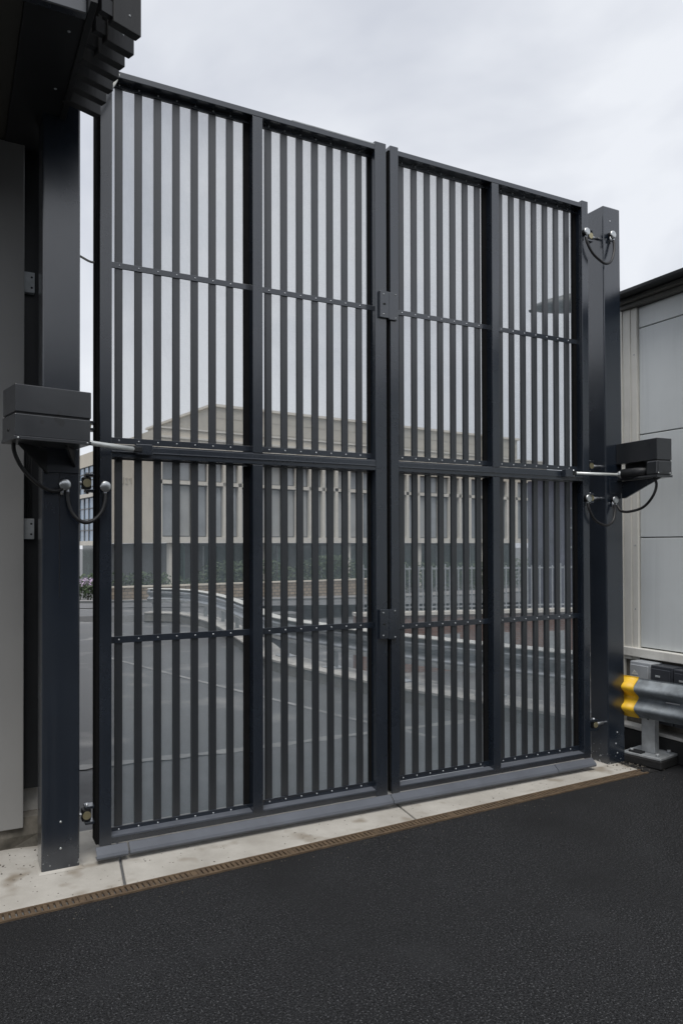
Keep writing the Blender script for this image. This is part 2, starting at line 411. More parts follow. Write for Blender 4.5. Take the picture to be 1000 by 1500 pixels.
# drainage channel with an iron grating
drain = empty('drain_channel', (2.2, drain_y(2.2), 0), 'long rusty iron slotted drainage channel between the asphalt and the concrete apron', 'drain')
ang = math.atan2(0.172, 4.08)
X0, X1 = -3.0, 4.36
def dpt(x, off, z): return Vector((x, drain_y(x) + off, z))
for nm, o0, o1, zt in (('edge_strip', -0.014, 0.0, 0.008), ('edge_strip', -0.084, -0.070, 0.008), ('channel_bed', -0.070, -0.014, -0.03)):
    mb = MB()
    vs_ = [dpt(x, o, z) for z in (zt - 0.02, zt) for (x, o) in ((X0, o0), (X1, o0), (X1, o1), (X0, o1))]
    mb.add(vs_, [(3, 2, 1, 0), (4, 5, 6, 7), (0, 1, 5, 4), (1, 2, 6, 5), (2, 3, 7, 6), (3, 0, 4, 7)])
    mb.build(nm, 'bitumen' if nm == 'channel_bed' else 'rust', drain)
barmb = MB().box(-0.0085, 0.0085, -0.0285, 0.0285, -0.02, 0.006)
bar = barmb.mesh('grate_bar', 'rust')
x = 0.02; k = 0
while x < X1 - 0.03:
    wide = (k % 20 == 0)
    o = inst('grate_bar', bar, dpt(x, -0.042, 0), drain, rotz=ang)
    if wide: o.scale.x = 1.7
    x += 0.0262; k += 1
mb = MB()
for i in range(110):
    xx = 0.0 - 0.0262 * i
    mb.box(-0.0085, 0.0085, -0.0285, 0.0285, -0.02, 0.006, Matrix.Translation(dpt(xx, -0.042, 0)) @ Matrix.Rotation(ang, 4, 'Z'))
mb.build('grate_bars', 'rust', drain, kind='stuff')

# laid surfaces beyond the gate
sheet('ramp', span(-6, 4.4, 0.8), [0.42, 1.0, 1.55], 'road', dz=0.0, fn=lambda x, y: 0)
mb = MB()
P_ = spline([Vector(p) for p in ((-1.5, 1.9, 0), (0.5, 1.72, 0), (1.13, 1.69, 0), (2.06, 1.61, 0), (3.0, 1.60, 0), (4.3, 1.55, 0))], 8)
vs_ = []
for i, p in enumerate(P_):
    w_ = 0.05 + 0.02 * math.sin(i * 1.7)
    vs_ += [(p.x, p.y - w_, 0.003), (p.x, p.y + w_, 0.003)]
mb.add(vs_, [(2 * i, 2 * i + 2, 2 * i + 3, 2 * i + 1) for i in range(len(P_) - 1)])
mb.build('repair_seam', 'seam', kind='structure', loc=(0, 0, 0))
mb = MB()
P_ = [Vector((2.06, 7.1, 0)), Vector((2.6, 4.9, 0)), Vector((3.30, 2.2, 0)), Vector((3.6, 1.2, 0))]
for p, q in zip(P_, P_[1:]):
    n_ = Vector((-(q - p).y, (q - p).x, 0)).normalized() * 0.03
    mb.add([p - n_ + Vector((0, 0, .001)), q - n_ + Vector((0, 0, .001)), q + n_ + Vector((0, 0, .001)), p + n_ + Vector((0, 0, .001))], [(3, 2, 1, 0)])
mb.build('road_marking', 'line', kind='structure', loc=(0, 0, 0))

# ------------------------------------------------------------------ posts
def post(name, x0, x1, y0, y1, h, label, lean=0.0):
    root = empty(name, ((x0 + x1) / 2, (y0 + y1) / 2, 0), label, 'gate post', 'steel posts of the double gate')
    mb = MB(); mb.box(x0, x1, y0, y1, 0.0, h)
    mb.v = [(p[0] + lean * p[2], p[1], p[2]) for p in mb.v]
    mb.build('shaft', 'post_paint', root, bevel=0.008)
    return root
lpost = post('gate_post', 0.408, 0.586, -0.072, 0.10, 4.35, 'dark square steel gate post carrying the larger operator box, beside grey cladding')
rpost = post('gate_post', 4.254, 4.424, -0.05, 0.12, 4.085, 'dark square steel gate post rising in front of the grey panelled building', lean=-0.006)
mb = MB()
mb.add([(0.392, -0.092, 0.007), (0.606, -0.094, 0.007), (0.604, 0.12, 0.007), (0.392, 0.12, 0.007), (0.403, -0.077, 0.015), (0.591, -0.077, 0.015), (0.591, 0.105, 0.015), (0.403, 0.105, 0.015)],
       [(0, 1, 5, 4), (1, 2, 6, 5), (2, 3, 7, 6), (3, 0, 4, 7), (4, 5, 6, 7)])
mb.build('grout_collar', 'concrete', lpost)
for z in (0.115, 0.245):
    MB().dome((0.497, -0.072, z), (0, -1, 0), 0.006, 0.004, 10, 3).build('bolt', 'steel', lpost)
for (xx, z) in ((4.345, 0.23), (4.33, 0.15), (4.345, 0.08), (4.30, 3.98)):
    MB().dome((xx, -0.05, z), (0, -1, 0), 0.006, 0.004, 10, 3).build('bolt', 'zinc', rpost)
# narrow access strip with hairline seam on the left post
MB().box(0.488, 0.491, -0.0735, -0.07, 1.35, 2.1).build('cover_seam', 'dark', lpost)
# shims
# hinge plates on posts
# ------------------------------------------------------------------ gate leaves
ROW = dict(top=4.012, a=3.065, b=2.151, c=2.067, d=1.107, e=0.144)
FY0, FY1 = -0.060, 0.052      # frame depth
slat_cache = {}
def slat_mesh(z0, z1):
    key = (round(z0, 3), round(z1, 3))
    if key not in slat_cache:
        slat_cache[key] = MB().box(-0.0192, 0.0192, 0.0, 0.022, 0.0, z1 - z0).mesh('slat', 'slat')
    return slat_cache[key]
mesh_cache = {}
def wire_mesh(w, h):
    key = (round(w, 3), round(h, 3))
    if key not in mesh_cache:
        mb = MB(); p = 0.0052; r = 0.00044
        nx = int(w / p); nz = int(h / p)
        for i in range(nx + 1):
            x_ = (w - nx * p) / 2 + i * p
            mb.box(x_ - r, x_ + r, -r, r, 0, h)
        for j in range(nz + 1):
            z_ = (h - nz * p) / 2 + j * p
            mb.box(0, w, -r * 0.9, r * 0.9, z_ - r, z_ + r)
        mesh_cache[key] = mb.mesh('wire_mesh', 'mesh')
    return mesh_cache[key]

def leaf(label, stiles, panels, dz_d, dz_e, wbars):
    x0, x1 = stiles[0][0], stiles[-1][1]
    root = empty('gate_leaf', ((x0 + x1) / 2, 0, 0.03), label, 'gate leaf', 'leaves of the double gate')
    # uprights
    for i, (a, b) in enumerate(stiles):
        zt = 4.070 if i in (0, len(stiles) - 1) else 3.996
        if i == 1:
            MB().box(a, b, FY0 - 0.002, FY1, 0.118, 2.056).build('stile', 'paint', root, bevel=0.003)
            MB().box(a, b, FY0 - 0.002, FY1, 2.121, 4.017).build('stile', 'paint', root, bevel=0.003)
        else:
            MB().box(a, b, FY0 - 0.003, FY1, 0.084, zt).build('stile', 'paint', root, bevel=0.003)
    a, b = stiles[0][1] - 0.002, stiles[-1][0] + 0.002
    MB().box(a, b, FY0, FY1 - 0.002, 4.019, 4.052).build('top_rail', 'paint', root, bevel=0.003)
    mr = MB().box(a, b, FY0, FY1 - 0.002, 2.058, 2.118).build('middle_rail', 'paint', root, bevel=0.003)
    MB().box(a, b, FY0 - 0.006, FY0 + 0.001, 2.082, 2.090).build('rail_lip', 'paint', mr, bevel=0.002)
    MB().box(a, b, -0.058, -0.050, 2.117, 2.124).build('rail_lip', 'paint', mr, bevel=0.001)
    br = MB().box(a, b, FY0, FY1 - 0.002, 0.088, 0.121).build('bottom_rail', 'paint', root, bevel=0.003)
    # bottom rail ledge, seal grey painting in reflected sky, one length in each bay
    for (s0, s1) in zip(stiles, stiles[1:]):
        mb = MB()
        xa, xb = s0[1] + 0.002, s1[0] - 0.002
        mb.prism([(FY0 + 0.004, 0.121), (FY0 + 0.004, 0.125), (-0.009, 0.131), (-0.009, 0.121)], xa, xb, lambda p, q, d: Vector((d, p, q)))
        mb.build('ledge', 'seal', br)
    # infill of each bay
    for (xa, xb), (xs0, dx) in zip([(s0[1], s1[0]) for s0, s1 in zip(stiles, stiles[1:])], panels):
        e = ROW['e'] + dz_e.pop(0)
        wb = wbars.pop(0)
        for z0, z1 in ((0.125, 2.05), (2.124, 4.012)):
            MB().box(xb - wb, xb - 0.001, -0.006, 0.012, z0, z1).build('edge_bar', 'edge', root)  # matt black paints in the shade on this bar
        d_ = ROW['d'] + dz_d
        for zc, hh in ((ROW['top'], 0.0165), (ROW['a'], 0.0155), (ROW['b'], 0.0155), (ROW['c'], 0.0155), (d_, 0.0175), (e, 0.0165)):
            fb = MB().box(xa - 0.004, xb + 0.004, -0.007, -0.0005, zc - hh, zc + hh).build('flat_bar', 'paint', root, bevel=0.0012)
            mb = MB()
            for k in range(7):
                mb.dome((xs0 + dx * k, -0.007, zc), (0, -1, 0), 0.0052, 0.004, 8, 3)
            mb.build('rivets', 'zinc', fb, kind='stuff')
        for z0, z1 in ((e - 0.016, ROW['c'] + 0.014), (ROW['b'] - 0.014, ROW['top'] + 0.016)):
            me = slat_mesh(z0, z1)
            for k in range(7):
                inst('slat', me, (xs0 + dx * k, 0.0, z0), root, bevel=0.0015)
        for z0, z1 in ((0.124, 1.1), (1.1, 2.055), (2.122, 3.06), (3.06, 4.017)):
            wm = inst('wire_mesh', wire_mesh(xb - xa, z1 - z0), (xa, 0.0265, z0), root)
            wm['kind'] = 'stuff'
    return root

leafL = leaf('tall dark barred gate leaf hung on the left post beside plain grey cladding',
             [(0.682, 0.742), (1.508, 1.568), (2.298, 2.378)], [(0.789, 0.1014), (1.628, 0.0993)], 0.009, [-0.009, 0.0], [0.032, 0.014])
leafR = leaf('tall dark barred gate leaf hung on the right post beside the panelled building',
             [(2.406, 2.466), (3.196, 3.254), (4.006, 4.066)], [(2.525, 0.1006), (3.318, 0.1013)], -0.011, [0.006, 0.006], [0.032, 0.03])
MB().box(0.667, 0.6815, FY0 + 0.004, FY1 - 0.006, 0.095, 4.04).build('safety_edge', 'edge', leafL)
MB().box(2.397, 2.4055, FY0 + 0.004, FY1 - 0.006, 0.10, 4.04).build('safety_edge', 'edge', leafR)
# bright trim along part of the top rail
MB().box(1.75, 2.30, FY0 - 0.001, FY0 + 0.006, 4.049, 4.055).build('worn_edge', 'zinc_dull', leafL)

# bottom weather seals : hollow wedge strips
def seal(root, xa, xb):
    mb = MB()
    pts = [(-0.058, 0.082), (-0.064, 0.083), (-0.102, 0.056), (-0.108, 0.043), (-0.103, 0.032), (-0.058, 0.030), (-0.058, 0.036), (-0.099, 0.038), (-0.101, 0.045), (-0.097, 0.053), (-0.064, 0.075), (-0.058, 0.075)]
    n = len(pts)
    vs_ = [Vector((x_, a, b)) for x_ in (xa, xb) for a, b in pts]
    fs_ = [(i, (i + 1) % n, n + (i + 1) % n, n + i) for i in range(n)]
    for k in (0, n):
        for i in range(5):
            fs_.append((k + i, k + i + 1, k + n - 2 - i, k + n - 1 - i))
    mb.add(vs_, fs_)
    mb.build('weather_seal', 'seal', root)
seal(leafL, 0.664, 0.818); seal(leafL, 0.828, 2.392)
seal(leafR, 2.398, 3.716); seal(leafR, 3.722, 4.075)

# meeting plates (lock covers) across the gap
for root, xa, xb, z0, z1, pr in ((leafL, 2.321, 2.385, 2.992, 3.154, 0.082), (leafR, 2.388, 2.447, 2.986, 3.154, 0.078),
                                 (leafL, 2.314, 2.376, 1.036, 1.214, 0.082), (leafR, 2.379, 2.436, 1.03, 1.214, 0.078)):
    p_ = MB().box(xa, xb, -pr, FY0 - 0.004, z0, z1).build('cover_plate', 'paint', root, bevel=0.002)
    sgn = 1 if root is leafL else 0
    spots = [((xa + xb) / 2 - 0.006, z1 - 0.02), ((xa + xb) / 2 - 0.006, z0 + 0.02)] if sgn else [(xb - 0.012, z1 - 0.012), (xb - 0.012, z0 + 0.012)]
    for bx_, bz_ in spots:
        MB().dome((bx_, -pr, bz_), (0, -1, 0), 0.005, 0.004, 8, 3).build('screw', 'zinc_dull', p_)
    if sgn:
        MB().cyl((xa + 0.03, -pr - 0.0015, (z0 + z1) / 2 - 0.002), (xa + 0.03, -pr + 0.001, (z0 + z1) / 2), 0.009, n=14).build('keyhole', 'black', p_)

# ------------------------------------------------------------------ hinges
def hinge(leaf_, xp, xl, z, yc, side, h=0.11):
    """screw-adjustable hinge: eye block on a threaded rod from the post, lugs welded to the leaf"""
    xm = (xp + xl) / 2
    hb = MB().box(xm - 0.026, xm + 0.018, yc - 0.024, yc + 0.024, z - h * 0.28, z + h * 0.28).build('hinge', 'black', leaf_, bevel=0.006)
    MB().cyl((xp - 0.01 * side, yc, z), (xm, yc, z), 0.011, n=12).build('threaded_rod', 'zinc', hb)
    for s_ in (-1, 1):
        MB().box(min(xm - 0.012 * side, xl), max(xm - 0.012 * side, xl), yc - 0.03, yc + 0.03, z + s_ * h * 0.36 - 0.007, z + s_ * h * 0.36 + 0.007).build('lug', 'paint', hb, bevel=0.002)
    MB().cyl((xm - 0.003, yc - 0.0255, z), (xm - 0.003, yc - 0.02, z), 0.021, n=18).build('bearing_face', 'brass', hb)
    MB().cyl((xm, yc, z - h * 0.5), (xm, yc, z + h * 0.5), 0.008, n=10).build('pin', 'zinc', hb)
hinge(leafL, 0.586, 0.682, 1.925, 0.02, 1)
hinge(leafL, 0.586, 0.682, 0.232, 0.02, 1)
hinge(leafL, 0.586, 0.682, 2.22, 0.03, 1, 0.05)
hinge(leafR, 4.234, 4.066, 3.86, 0.01, -1)
hinge(leafR, 4.244, 4.066, 2.18, 0.02, -1, 0.08)
hinge(leafR, 4.244, 4.066, 1.945, 0.02, -1, 0.08)
hinge(leafR, 4.254, 4.066, 0.30, 0.0, -1, 0.09)

# ------------------------------------------------------------------ gate operators
def operatorL():
    A = math.radians(10.8); c = Vector((0.600, -0.318, 0))
    mt = zrot(c.x, c.y, A)
    r = empty('gate_operator', (0.43, -0.25, 1.9), 'large two-tier dark operator box with scuffed face mounted on the left gate post', 'gate operator')
    b1 = MB().box(-0.342, 0.0, 0.0, 0.200, 2.202, 2.327, mt).build('upper_cover', 'box', r, bevel=0.004)
    MB().box(-0.336, -0.004, 0.006, 0.194, 2.190, 2.204, mt).build('gasket', 'black', r)
    b2 = MB().box(-0.344, -0.005, -0.003, 0.203, 2.093, 2.194, mt).build('lower_housing', 'box', r, bevel=0.004)
    MB().box(-0.348, -0.002, -0.006, 0.205, 2.078, 2.094, mt).build('base_lip', 'box', r, bevel=0.002)
    for x_ in (-0.33, -0.02):
        MB().dome(mt @ Vector((x_, -0.006, 2.085)), mt.to_3x3() @ Vector((0, -1, 0)), 0.005, 0.004, 8, 3).build('screw', 'steel', r)
    MB().dome(mt @ Vector((-0.344, 0.10, 2.13)), mt.to_3x3() @ Vector((-1, 0, 0)), 0.009, 0.006, 10, 3).build('cable_entry', 'black', r)
    # triangular bracket under the box, welded to the post
    mb = MB()
    gA, gB, gC = Vector((0.432, -0.074, 0)), Vector((0.285, -0.27, 0)), Vector((0.012, 0.009, 0))
    tri = [gA + Vector((0, 0, 2.079)), gB + Vector((0, 0, 2.079)), gB + Vector((0, 0, 2.068)), gA + Vector((0, 0, 1.958)) + (gB - gA) * 0.04, gA + Vector((0, 0, 1.958))]
    mb.add(tri + [p + gC for p in tri], [(4, 3, 2, 1, 0), (5, 6, 7, 8, 9)] + [(i, (i + 1) % 5, 5 + (i + 1) % 5, 5 + i) for i in range(5)])
    tri = [Vector((0.566, -0.074, 2.079)), Vector((0.50, -0.27, 2.079)), Vector((0.50, -0.27, 2.07)), Vector((0.566, -0.074, 1.99))]
    mb.add(tri + [p - Vector((0.01, -0.003, 0)) for p in tri], [(3, 2, 1, 0), (4, 5, 6, 7)] + [(i, (i + 1) % 4, 4 + (i + 1) % 4, 4 + i) for i in range(4)])
    mb.build('bracket', 'dark', r)
    mb = MB(); mb.box(0.415, 0.58, -0.082, -0.071, 1.965, 2.085); mb.build('mounting_plate', 'paint', r, bevel=0.002)
    # ram rod
    p, q = Vector((0.53, -0.225, 2.108)), Vector((0.855, -0.098, 2.098))
    MB().cyl(p, q, 0.0125, n=16).build('ram_rod', 'rod', r)
    fk = MB(); fk.box(0.842, 0.885, -0.115, -0.088, 2.085, 2.111); fk.build('rod_end', 'dark', r, bevel=0.003)
    MB().cyl((0.866, -0.1, 2.072), (0.866, -0.1, 2.122), 0.007, n=12).build('clevis_pin', 'zinc', r)
    MB().box(0.856, 0.94, -0.108, -0.064, 2.072, 2.126).build('clevis_plate', 'paint', r, bevel=0.003)
    MB().tube([(0.27, -0.22, 2.085), (0.275, -0.20, 2.04), (0.31, -0.18, 1.97), (0.37, -0.15, 1.91), (0.43, -0.105, 1.878), (0.475, -0.095, 1.874), (0.503, -0.098, 1.887)], 0.0095).build('feed_cable', 'black', r)
    return r
operatorL()

def operatorR():
    A = math.radians(-3.6); c = Vector((4.322, -0.432, 0)); mt = zrot(c.x, c.y, A)
    r = empty('gate_operator', (4.37, -0.2, 1.9), 'dark operator box with open steel ram barrel mounted on the right gate post', 'gate operator')
    MB().box(0.0, 0.137, 0.0, 0.382, 2.193, 2.342, mt).build('upper_cover', 'box', r, bevel=0.003)
    MB().box(0.085, 0.136, 0.104, 0.378, 2.088, 2.192, mt).build('back_plate', 'dark', r)
    MB().box(0.006, 0.132, 0.006, 0.12, 2.188, 2.195, mt).build('gasket', 'black', r)
    MB().box(-0.001, 0.139, -0.003, 0.10, 2.088, 2.189, mt).build('lower_housing', 'box', r, bevel=0.012)
    MB().box(-0.004, 0.14, -0.005, 0.37, 2.072, 2.087, mt).build('base_plate', 'box', r, bevel=0.002)
    MB().cyl(mt @ Vector((-0.035, 0.29, 2.112)), mt @ Vector((0.07, 0.09, 2.128)), 0.036, n=24).build('ram_barrel', 'dark', r)
    MB().cyl(mt @ Vector((-0.062, 0.312, 2.110)), mt @ Vector((-0.034, 0.288, 2.112)), 0.014, 0.035, n=24).build('ram_nose', 'steel', r)
    MB().cyl(mt @ Vector((-0.05, 0.302, 2.110)), (3.90, -0.092, 2.107), 0.0105, n=16).build('ram_rod', 'rod', r)
    MB().box(3.865, 3.90, -0.108, -0.08, 2.094, 2.122).build('rod_end', 'dark', r, bevel=0.003)
    MB().cyl((3.88, -0.095, 2.08), (3.88, -0.095, 2.132), 0.007, n=12).build('clevis_pin', 'zinc', r)
    MB().box(3.80, 3.872, -0.104, -0.064, 2.078, 2.132).build('clevis_plate', 'paint', r, bevel=0.003)
    mb = MB()
    mb.prism([(0.01, 2.071), (0.375, 2.071), (0.378, 1.945), (0.345, 1.945)], 0.05, 0.062, lambda a, b, d: mt @ Vector((d, a, b)))
    mb.build('bracket', 'paint', r)
    MB().box(4.27, 4.40, -0.062, -0.052, 1.98, 2.09).build('mounting_plate', 'paint', r, bevel=0.002)
    for x_ in (0.01, 0.12):
        MB().dome(mt @ Vector((x_, -0.003, 2.10)), mt.to_3x3() @ Vector((0, -1, 0)), 0.005, 0.004, 8, 3).build('screw', 'steel', r)
    MB().tube([mt @ Vector((0.02, 0.05, 2.085)), mt @ Vector((0.04, 0.045, 2.02)), mt @ Vector((0.03, 0.07, 1.94)), (4.36, -0.28, 1.87), (4.33, -0.19, 1.842), (4.318, -0.12, 1.85), (4.318, -0.085, 1.893)], 0.0095).build('feed_cable', 'black', r)
    return r
operatorR()

# ------------------------------------------------------------------ safety-edge cable loops
def gland(mb_parent, p, tails=1, tilt=(0.0, -1, 0.0), r=0.0275):
    p = Vector(p); d = Vector(tilt).normalized()
    b = MB().cyl(p + d * -0.012, p + d * 0.018, r * 0.86, n=20); b.build('gland_body', 'black', mb_parent)
    MB().dome(p + d * 0.018, d, r, 0.007, 22, 5).build('gland_cap', 'steel', mb_parent)
    for k in range(tails):
        off = (k - (tails - 1) / 2) * 0.026
        t0 = p + Vector((off, d.y * 0.004, -0.015))
        MB().cyl(t0, t0 + Vector((0, 0, -0.035)), 0.0085, n=12).build('gland_tail', 'zinc', mb_parent)
def loop(label, pa, pb, ta, tb, pts, r=0.0095):
    root = empty('safety_cable', (Vector(pa) + Vector(pb)) / 2 - Vector((0, 0, 0.2)), label, 'cable', 'cable loops across the gate hinges')
    gland(root, pa, ta); gland(root, pb, tb)
    MB().tube(pts, r).build('cable', 'black', root)
    return root
loop('black cable loop with two domed steel glands from left post to gate leaf', (0.512, -0.085, 1.905), (0.706, -0.076, 1.903), 2, 1,
     [(0.526, -0.09, 1.868), (0.526, -0.095, 1.83), (0.545, -0.105, 1.765), (0.59, -0.115, 1.722), (0.64, -0.11, 1.728), (0.683, -0.10, 1.772), (0.703, -0.09, 1.83), (0.706, -0.083, 1.868)])
loop('upper black cable loop near the top of the right gate post', (4.028, -0.076, 3.838), (4.298, -0.065, 3.872), 1, 2,
     [(4.028, -0.083, 3.80), (4.03, -0.09, 3.76), (4.07, -0.10, 3.69), (4.13, -0.11, 3.645), (4.19, -0.11, 3.63), (4.25, -0.105, 3.66), (4.295, -0.09, 3.74), (4.311, -0.075, 3.83)])
loop('lower black cable loop between gate leaf and right post, under the operator', (4.032, -0.076, 1.935), (4.312, -0.06, 1.932), 1, 2,
     [(4.032, -0.083, 1.90), (4.034, -0.09, 1.86), (4.07, -0.10, 1.79), (4.13, -0.11, 1.752), (4.20, -0.11, 1.745), (4.26, -0.10, 1.78), (4.295, -0.085, 1.85), (4.30, -0.075, 1.90)])
tag(MB().tube([(0.588, 0.03, 3.10), (0.61, 0.02, 3.085), (0.65, 0.02, 3.07), (0.69, 0.01, 3.068)], 0.006).build('loose_cable', 'white'),
    'short pale cable crossing the gap between left post and gate leaf', 'cable')
CABLE = [(0.668, -0.22, 3.845), (0.70, -0.195, 3.862), (0.735, -0.16, 3.92), (0.764, -0.115, 4.0)]
tag(MB().tube(CABLE, 0.007).build('loose_cable', 'white'),
    'curved pale cable between the dark fins and the top corner of the gate', 'cable')

# ------------------------------------------------------------------ left wall, recess and canopy
lw = empty('cladding_wall', (-1.2, 0.4, 0), 'plain mid-grey clad wall left of the gate standing on rough stone', 'wall')
for i, (a, b) in enumerate(((-0.85, 0.358), (-2.06, -0.856), (-3.3, -2.066))):
    MB().box(a, b, 0.300, 0.345, 0.117, 3.74).build('cladding_panel', 'clad', lw, bevel=0.004)
mb = MB(); random.seed(4)
n = 26
vs_ = []; fs_ = []
for j in range(3):
    for i in range(n):
        x_ = -3.3 + 3.74 * i / (n - 1)
        vs_.append((x_, 0.318 + random.uniform(-0.012, 0.02) + 0.0 * j, (0.0, 0.07, 0.16)[j]))
for j in range(2):
    for i in range(n - 1): fs_.append((j * n + i, j * n + i + 1, (j + 1) * n + i + 1, (j + 1) * n + i))
k = len(vs_); vs_ += [(-3.3, 0.6, 0.16), (0.44, 0.6, 0.16), (0.44, 0.6, 0)]
fs_ += [tuple([2 * n + i for i in range(n)] + [k + 1, k]), (n - 1, k + 2, k + 1, 3 * n - 1, 2 * n - 1)]
mb.add(vs_, fs_)
mb.build('rubble_base', 'stone', lw)
MB().box(0.335, 0.475, 0.372, 0.43, 0.30, 3.75).build('dark_liner', 'dark', lw, bevel=0.002)
for z in (3.02, 1.695):
    bk = MB().box(0.359, 0.412, 0.335, 0.372, z - 0.055, z + 0.055).build('fixing_bracket', 'zinc_dull', lw, bevel=0.002)
    for dz in (-0.028, 0.028):
        MB().dome((0.398, 0.335, z + dz), (0, -1, 0), 0.006, 0.004, 8, 3).build('screw', 'dark', bk)
for i in range(4):
    MB().cyl((0.366 + 0.011 * i, 0.362, 1.75), (0.366 + 0.011 * i, 0.362, 2.20), 0.003, n=8).build('wire', 'black', lw)
MB().box(-3.3, 0.332, 0.46, 13.0, 0.0, 4.1).build('unseen_body', 'fin', lw)  # unseen mass added so the right post mirrors something dark
mb = MB(); mb.box(0.345, 0.45, 0.44, 0.75, 0.0, 0.33); mb.build('concrete_footing', 'kerb', lw, bevel=0.012)

can = empty('canopy', (0.1, -0.3, 3.7), 'black canopy overhead at the left with a row of stepped dark fins', 'canopy')
MB().box(0.262, 0.50, -0.86, 0.50, 3.735, 3.80).build('soffit_panel', 'dark', can, bevel=0.003)
MB().box(-3.3, 0.2615, -0.86, 0.50, 3.745, 3.80).build('soffit_panel', 'soffit', can, bevel=0.003)
MB().box(-3.3, 0.486, -0.905, -0.862, 3.72, 4.15).build('fascia_beam', 'paint', can, bevel=0.004)
MB().box(0.488, 0.515, -0.98, 0.30, 3.722, 4.25).build('fin_carrier', 'dark', can, bevel=0.002)
MB().box(-3.3, 0.48, -0.86, 0.5, 4.15, 4.22).build('roof_deck', 'dark', can)
for y_ in (-0.74, -0.3):
    MB().dome((0.44, y_, 3.735), (0, 0, -1), 0.007, 0.004, 8, 3).build('screw', 'zinc', can)
A = math.radians(21.5)
tips = [(0.709, -0.865), (0.708, -0.735), (0.690, -0.635), (0.684, -0.54), (0.678, -0.43), (0.668, -0.32), (0.662, -0.20)]
for i, (tx, ty) in enumerate(tips):
    mt = zrot(tx, ty, A)
    ln = 0.13 + 0.05 * (i > 2)
    f_ = MB().box(-ln, 0.0, -0.0, 0.042, 3.72, 4.30 - 0.0 * i, mt).build('fin', 'fin', can, bevel=0.003)
    for dz in (0.06, 0.15):
        MB().dome(mt @ Vector((-0.055, 0, 3.72 + dz)), mt.to_3x3() @ Vector((0, -1, 0)), 0.005, 0.003, 8, 3).build('screw', 'zinc_dull', f_)
    MB().box(-ln - 0.05, -ln + 0.002, 0.006, 0.036, 3.74, 3.80, mt).build('bracket', 'dark', f_)

# ------------------------------------------------------------------ panelled building on the right
rb = empty('panelled_building', (6.0, -2.5, 0), 'low building of grey-blue panels in cream trim with dark eaves, right of the gate', 'building')
WX = 4.80
zj = [0.803, 1.660, 2.465, 3.303, 3.471]
for a, b in zip(zj, zj[1:]):
    for ya, yb in ((-2.35, 0.128), (-4.9, -2.36), (-7.4, -4.91)):
        MB().box(WX, WX + 0.06, ya + 0.003, yb - 0.003, a + 0.004, b - 0.004).build('wall_panel', 'panel', rb, bevel=0.003)
MB().box(WX + 0.02, 9.0, -7.4, 0.128, 0.30, 3.44).build('inner_wall', 'dark', rb)
# corner trim profile (rebated)
MB().box(WX - 0.020, WX + 0.05, 0.132, 0.1895, 0.70, 3.47).build('corner_trim', 'trim', rb, bevel=0.003)
MB().box(WX - 0.026, WX + 0.05, 0.190, 0.2635, 0.70, 3.47).build('corner_trim', 'trim', rb, bevel=0.003)
MB().box(WX - 0.034, WX + 0.02, 0.264, 0.30, 0.10, 3.47).build('corner_post', 'trim', rb, bevel=0.003)
for z in (1.1, 1.6, 2.35, 3.1):
    MB().dome((WX - 0.020, 0.158, z), (-1, 0, 0), 0.006, 0.004, 8, 3).build('screw', 'zinc_dull', rb)
MB().box(WX - 0.045, WX + 0.05, -7.4, 0.262, 0.728, 0.798).build('sill', 'trim', rb, bevel=0.006)
MB().box(WX - 0.005, WX + 0.06, -7.4, 0.262, 0.20, 0.726).build('recess_wall', 'stone', rb)
mb = MB(); mb.box(WX - 0.10, WX + 0.05, -7.4, 0.27, 0.0, 0.175); mb.build('plinth', 'bitumen', rb, bevel=0.012)
mb = MB(); mb.box(WX - 0.11, WX + 0.05, -7.4, 0.272, 0.177, 0.205); mb.build('plinth_ledge', 'kerb', rb, bevel=0.008)
# eaves
MB().box(WX - 0.20, WX + 0.3, -7.5, 0.32, 3.540, 3.562).build('eaves_flashing', 'dark', rb, bevel=0.003)
MB().box(WX - 0.10, WX + 0.06, -7.45, 0.29, 3.506, 3.538).build('eaves_soffit', 'roof_trim', rb, bevel=0.003)
MB().box(WX - 0.06, WX + 0.03, -7.45, 0.285, 3.472, 3.504).build('eaves_trim', 'roof_trim', rb, bevel=0.003)
MB().box(WX - 0.12, 9.1, -7.5, 0.31, 3.561, 3.60).build('roof', 'dark', rb)

# meter boxes in the recess
def meter(x0, x1, y0, y1, z0, z1, m_, label, logo):
    r = empty('meter_box', ((x0 + x1) / 2, (y0 + y1) / 2, z0), label, 'meter box', 'service boxes in the wall recess')
    MB().box(x0 + 0.015, x1, y0, y1, z0, z1).build('body', m_, r, bevel=0.006)
    MB().box(x0, x0 + 0.013, y0 + 0.012, y1 - 0.012, z0 + 0.02, z1 - 0.022).build('door', m_, r, bevel=0.004)
    if logo:
        mb = MB()
        mb.box(x0 - 0.002, x0 + 0.001, y1 - 0.085, y1 - 0.03, z1 - 0.098, z1 - 0.090)
        for k in range(3):
            mb.box(x0 - 0.002, x0 + 0.001, y1 - 0.083 + 0.012 * k, y1 - 0.036 - 0.006 * k, z1 - 0.089 + 0.009 * k, z1 - 0.083 + 0.009 * k)
        mb.build('maker_mark', 'white', r)
    else:
        for z in (z1 - 0.075, z1 - 0.17):
            MB().box(x0 - 0.004, x0 + 0.001, (y0 + y1) / 2 + 0.0, (y0 + y1) / 2 + 0.04, z - 0.007, z + 0.007).build('latch', 'zinc_dull', r, bevel=0.001)
    return r
meter(4.64, 4.79, -0.085, 0.105, 0.285, 0.712, 'grey_box', 'light grey meter box behind the guardrail end, with a pale mark', True)
meter(4.63, 4.79, -0.285, -0.096, 0.285, 0.708, 'dark_box', 'dark meter box next to the light grey one behind the guardrail', False)
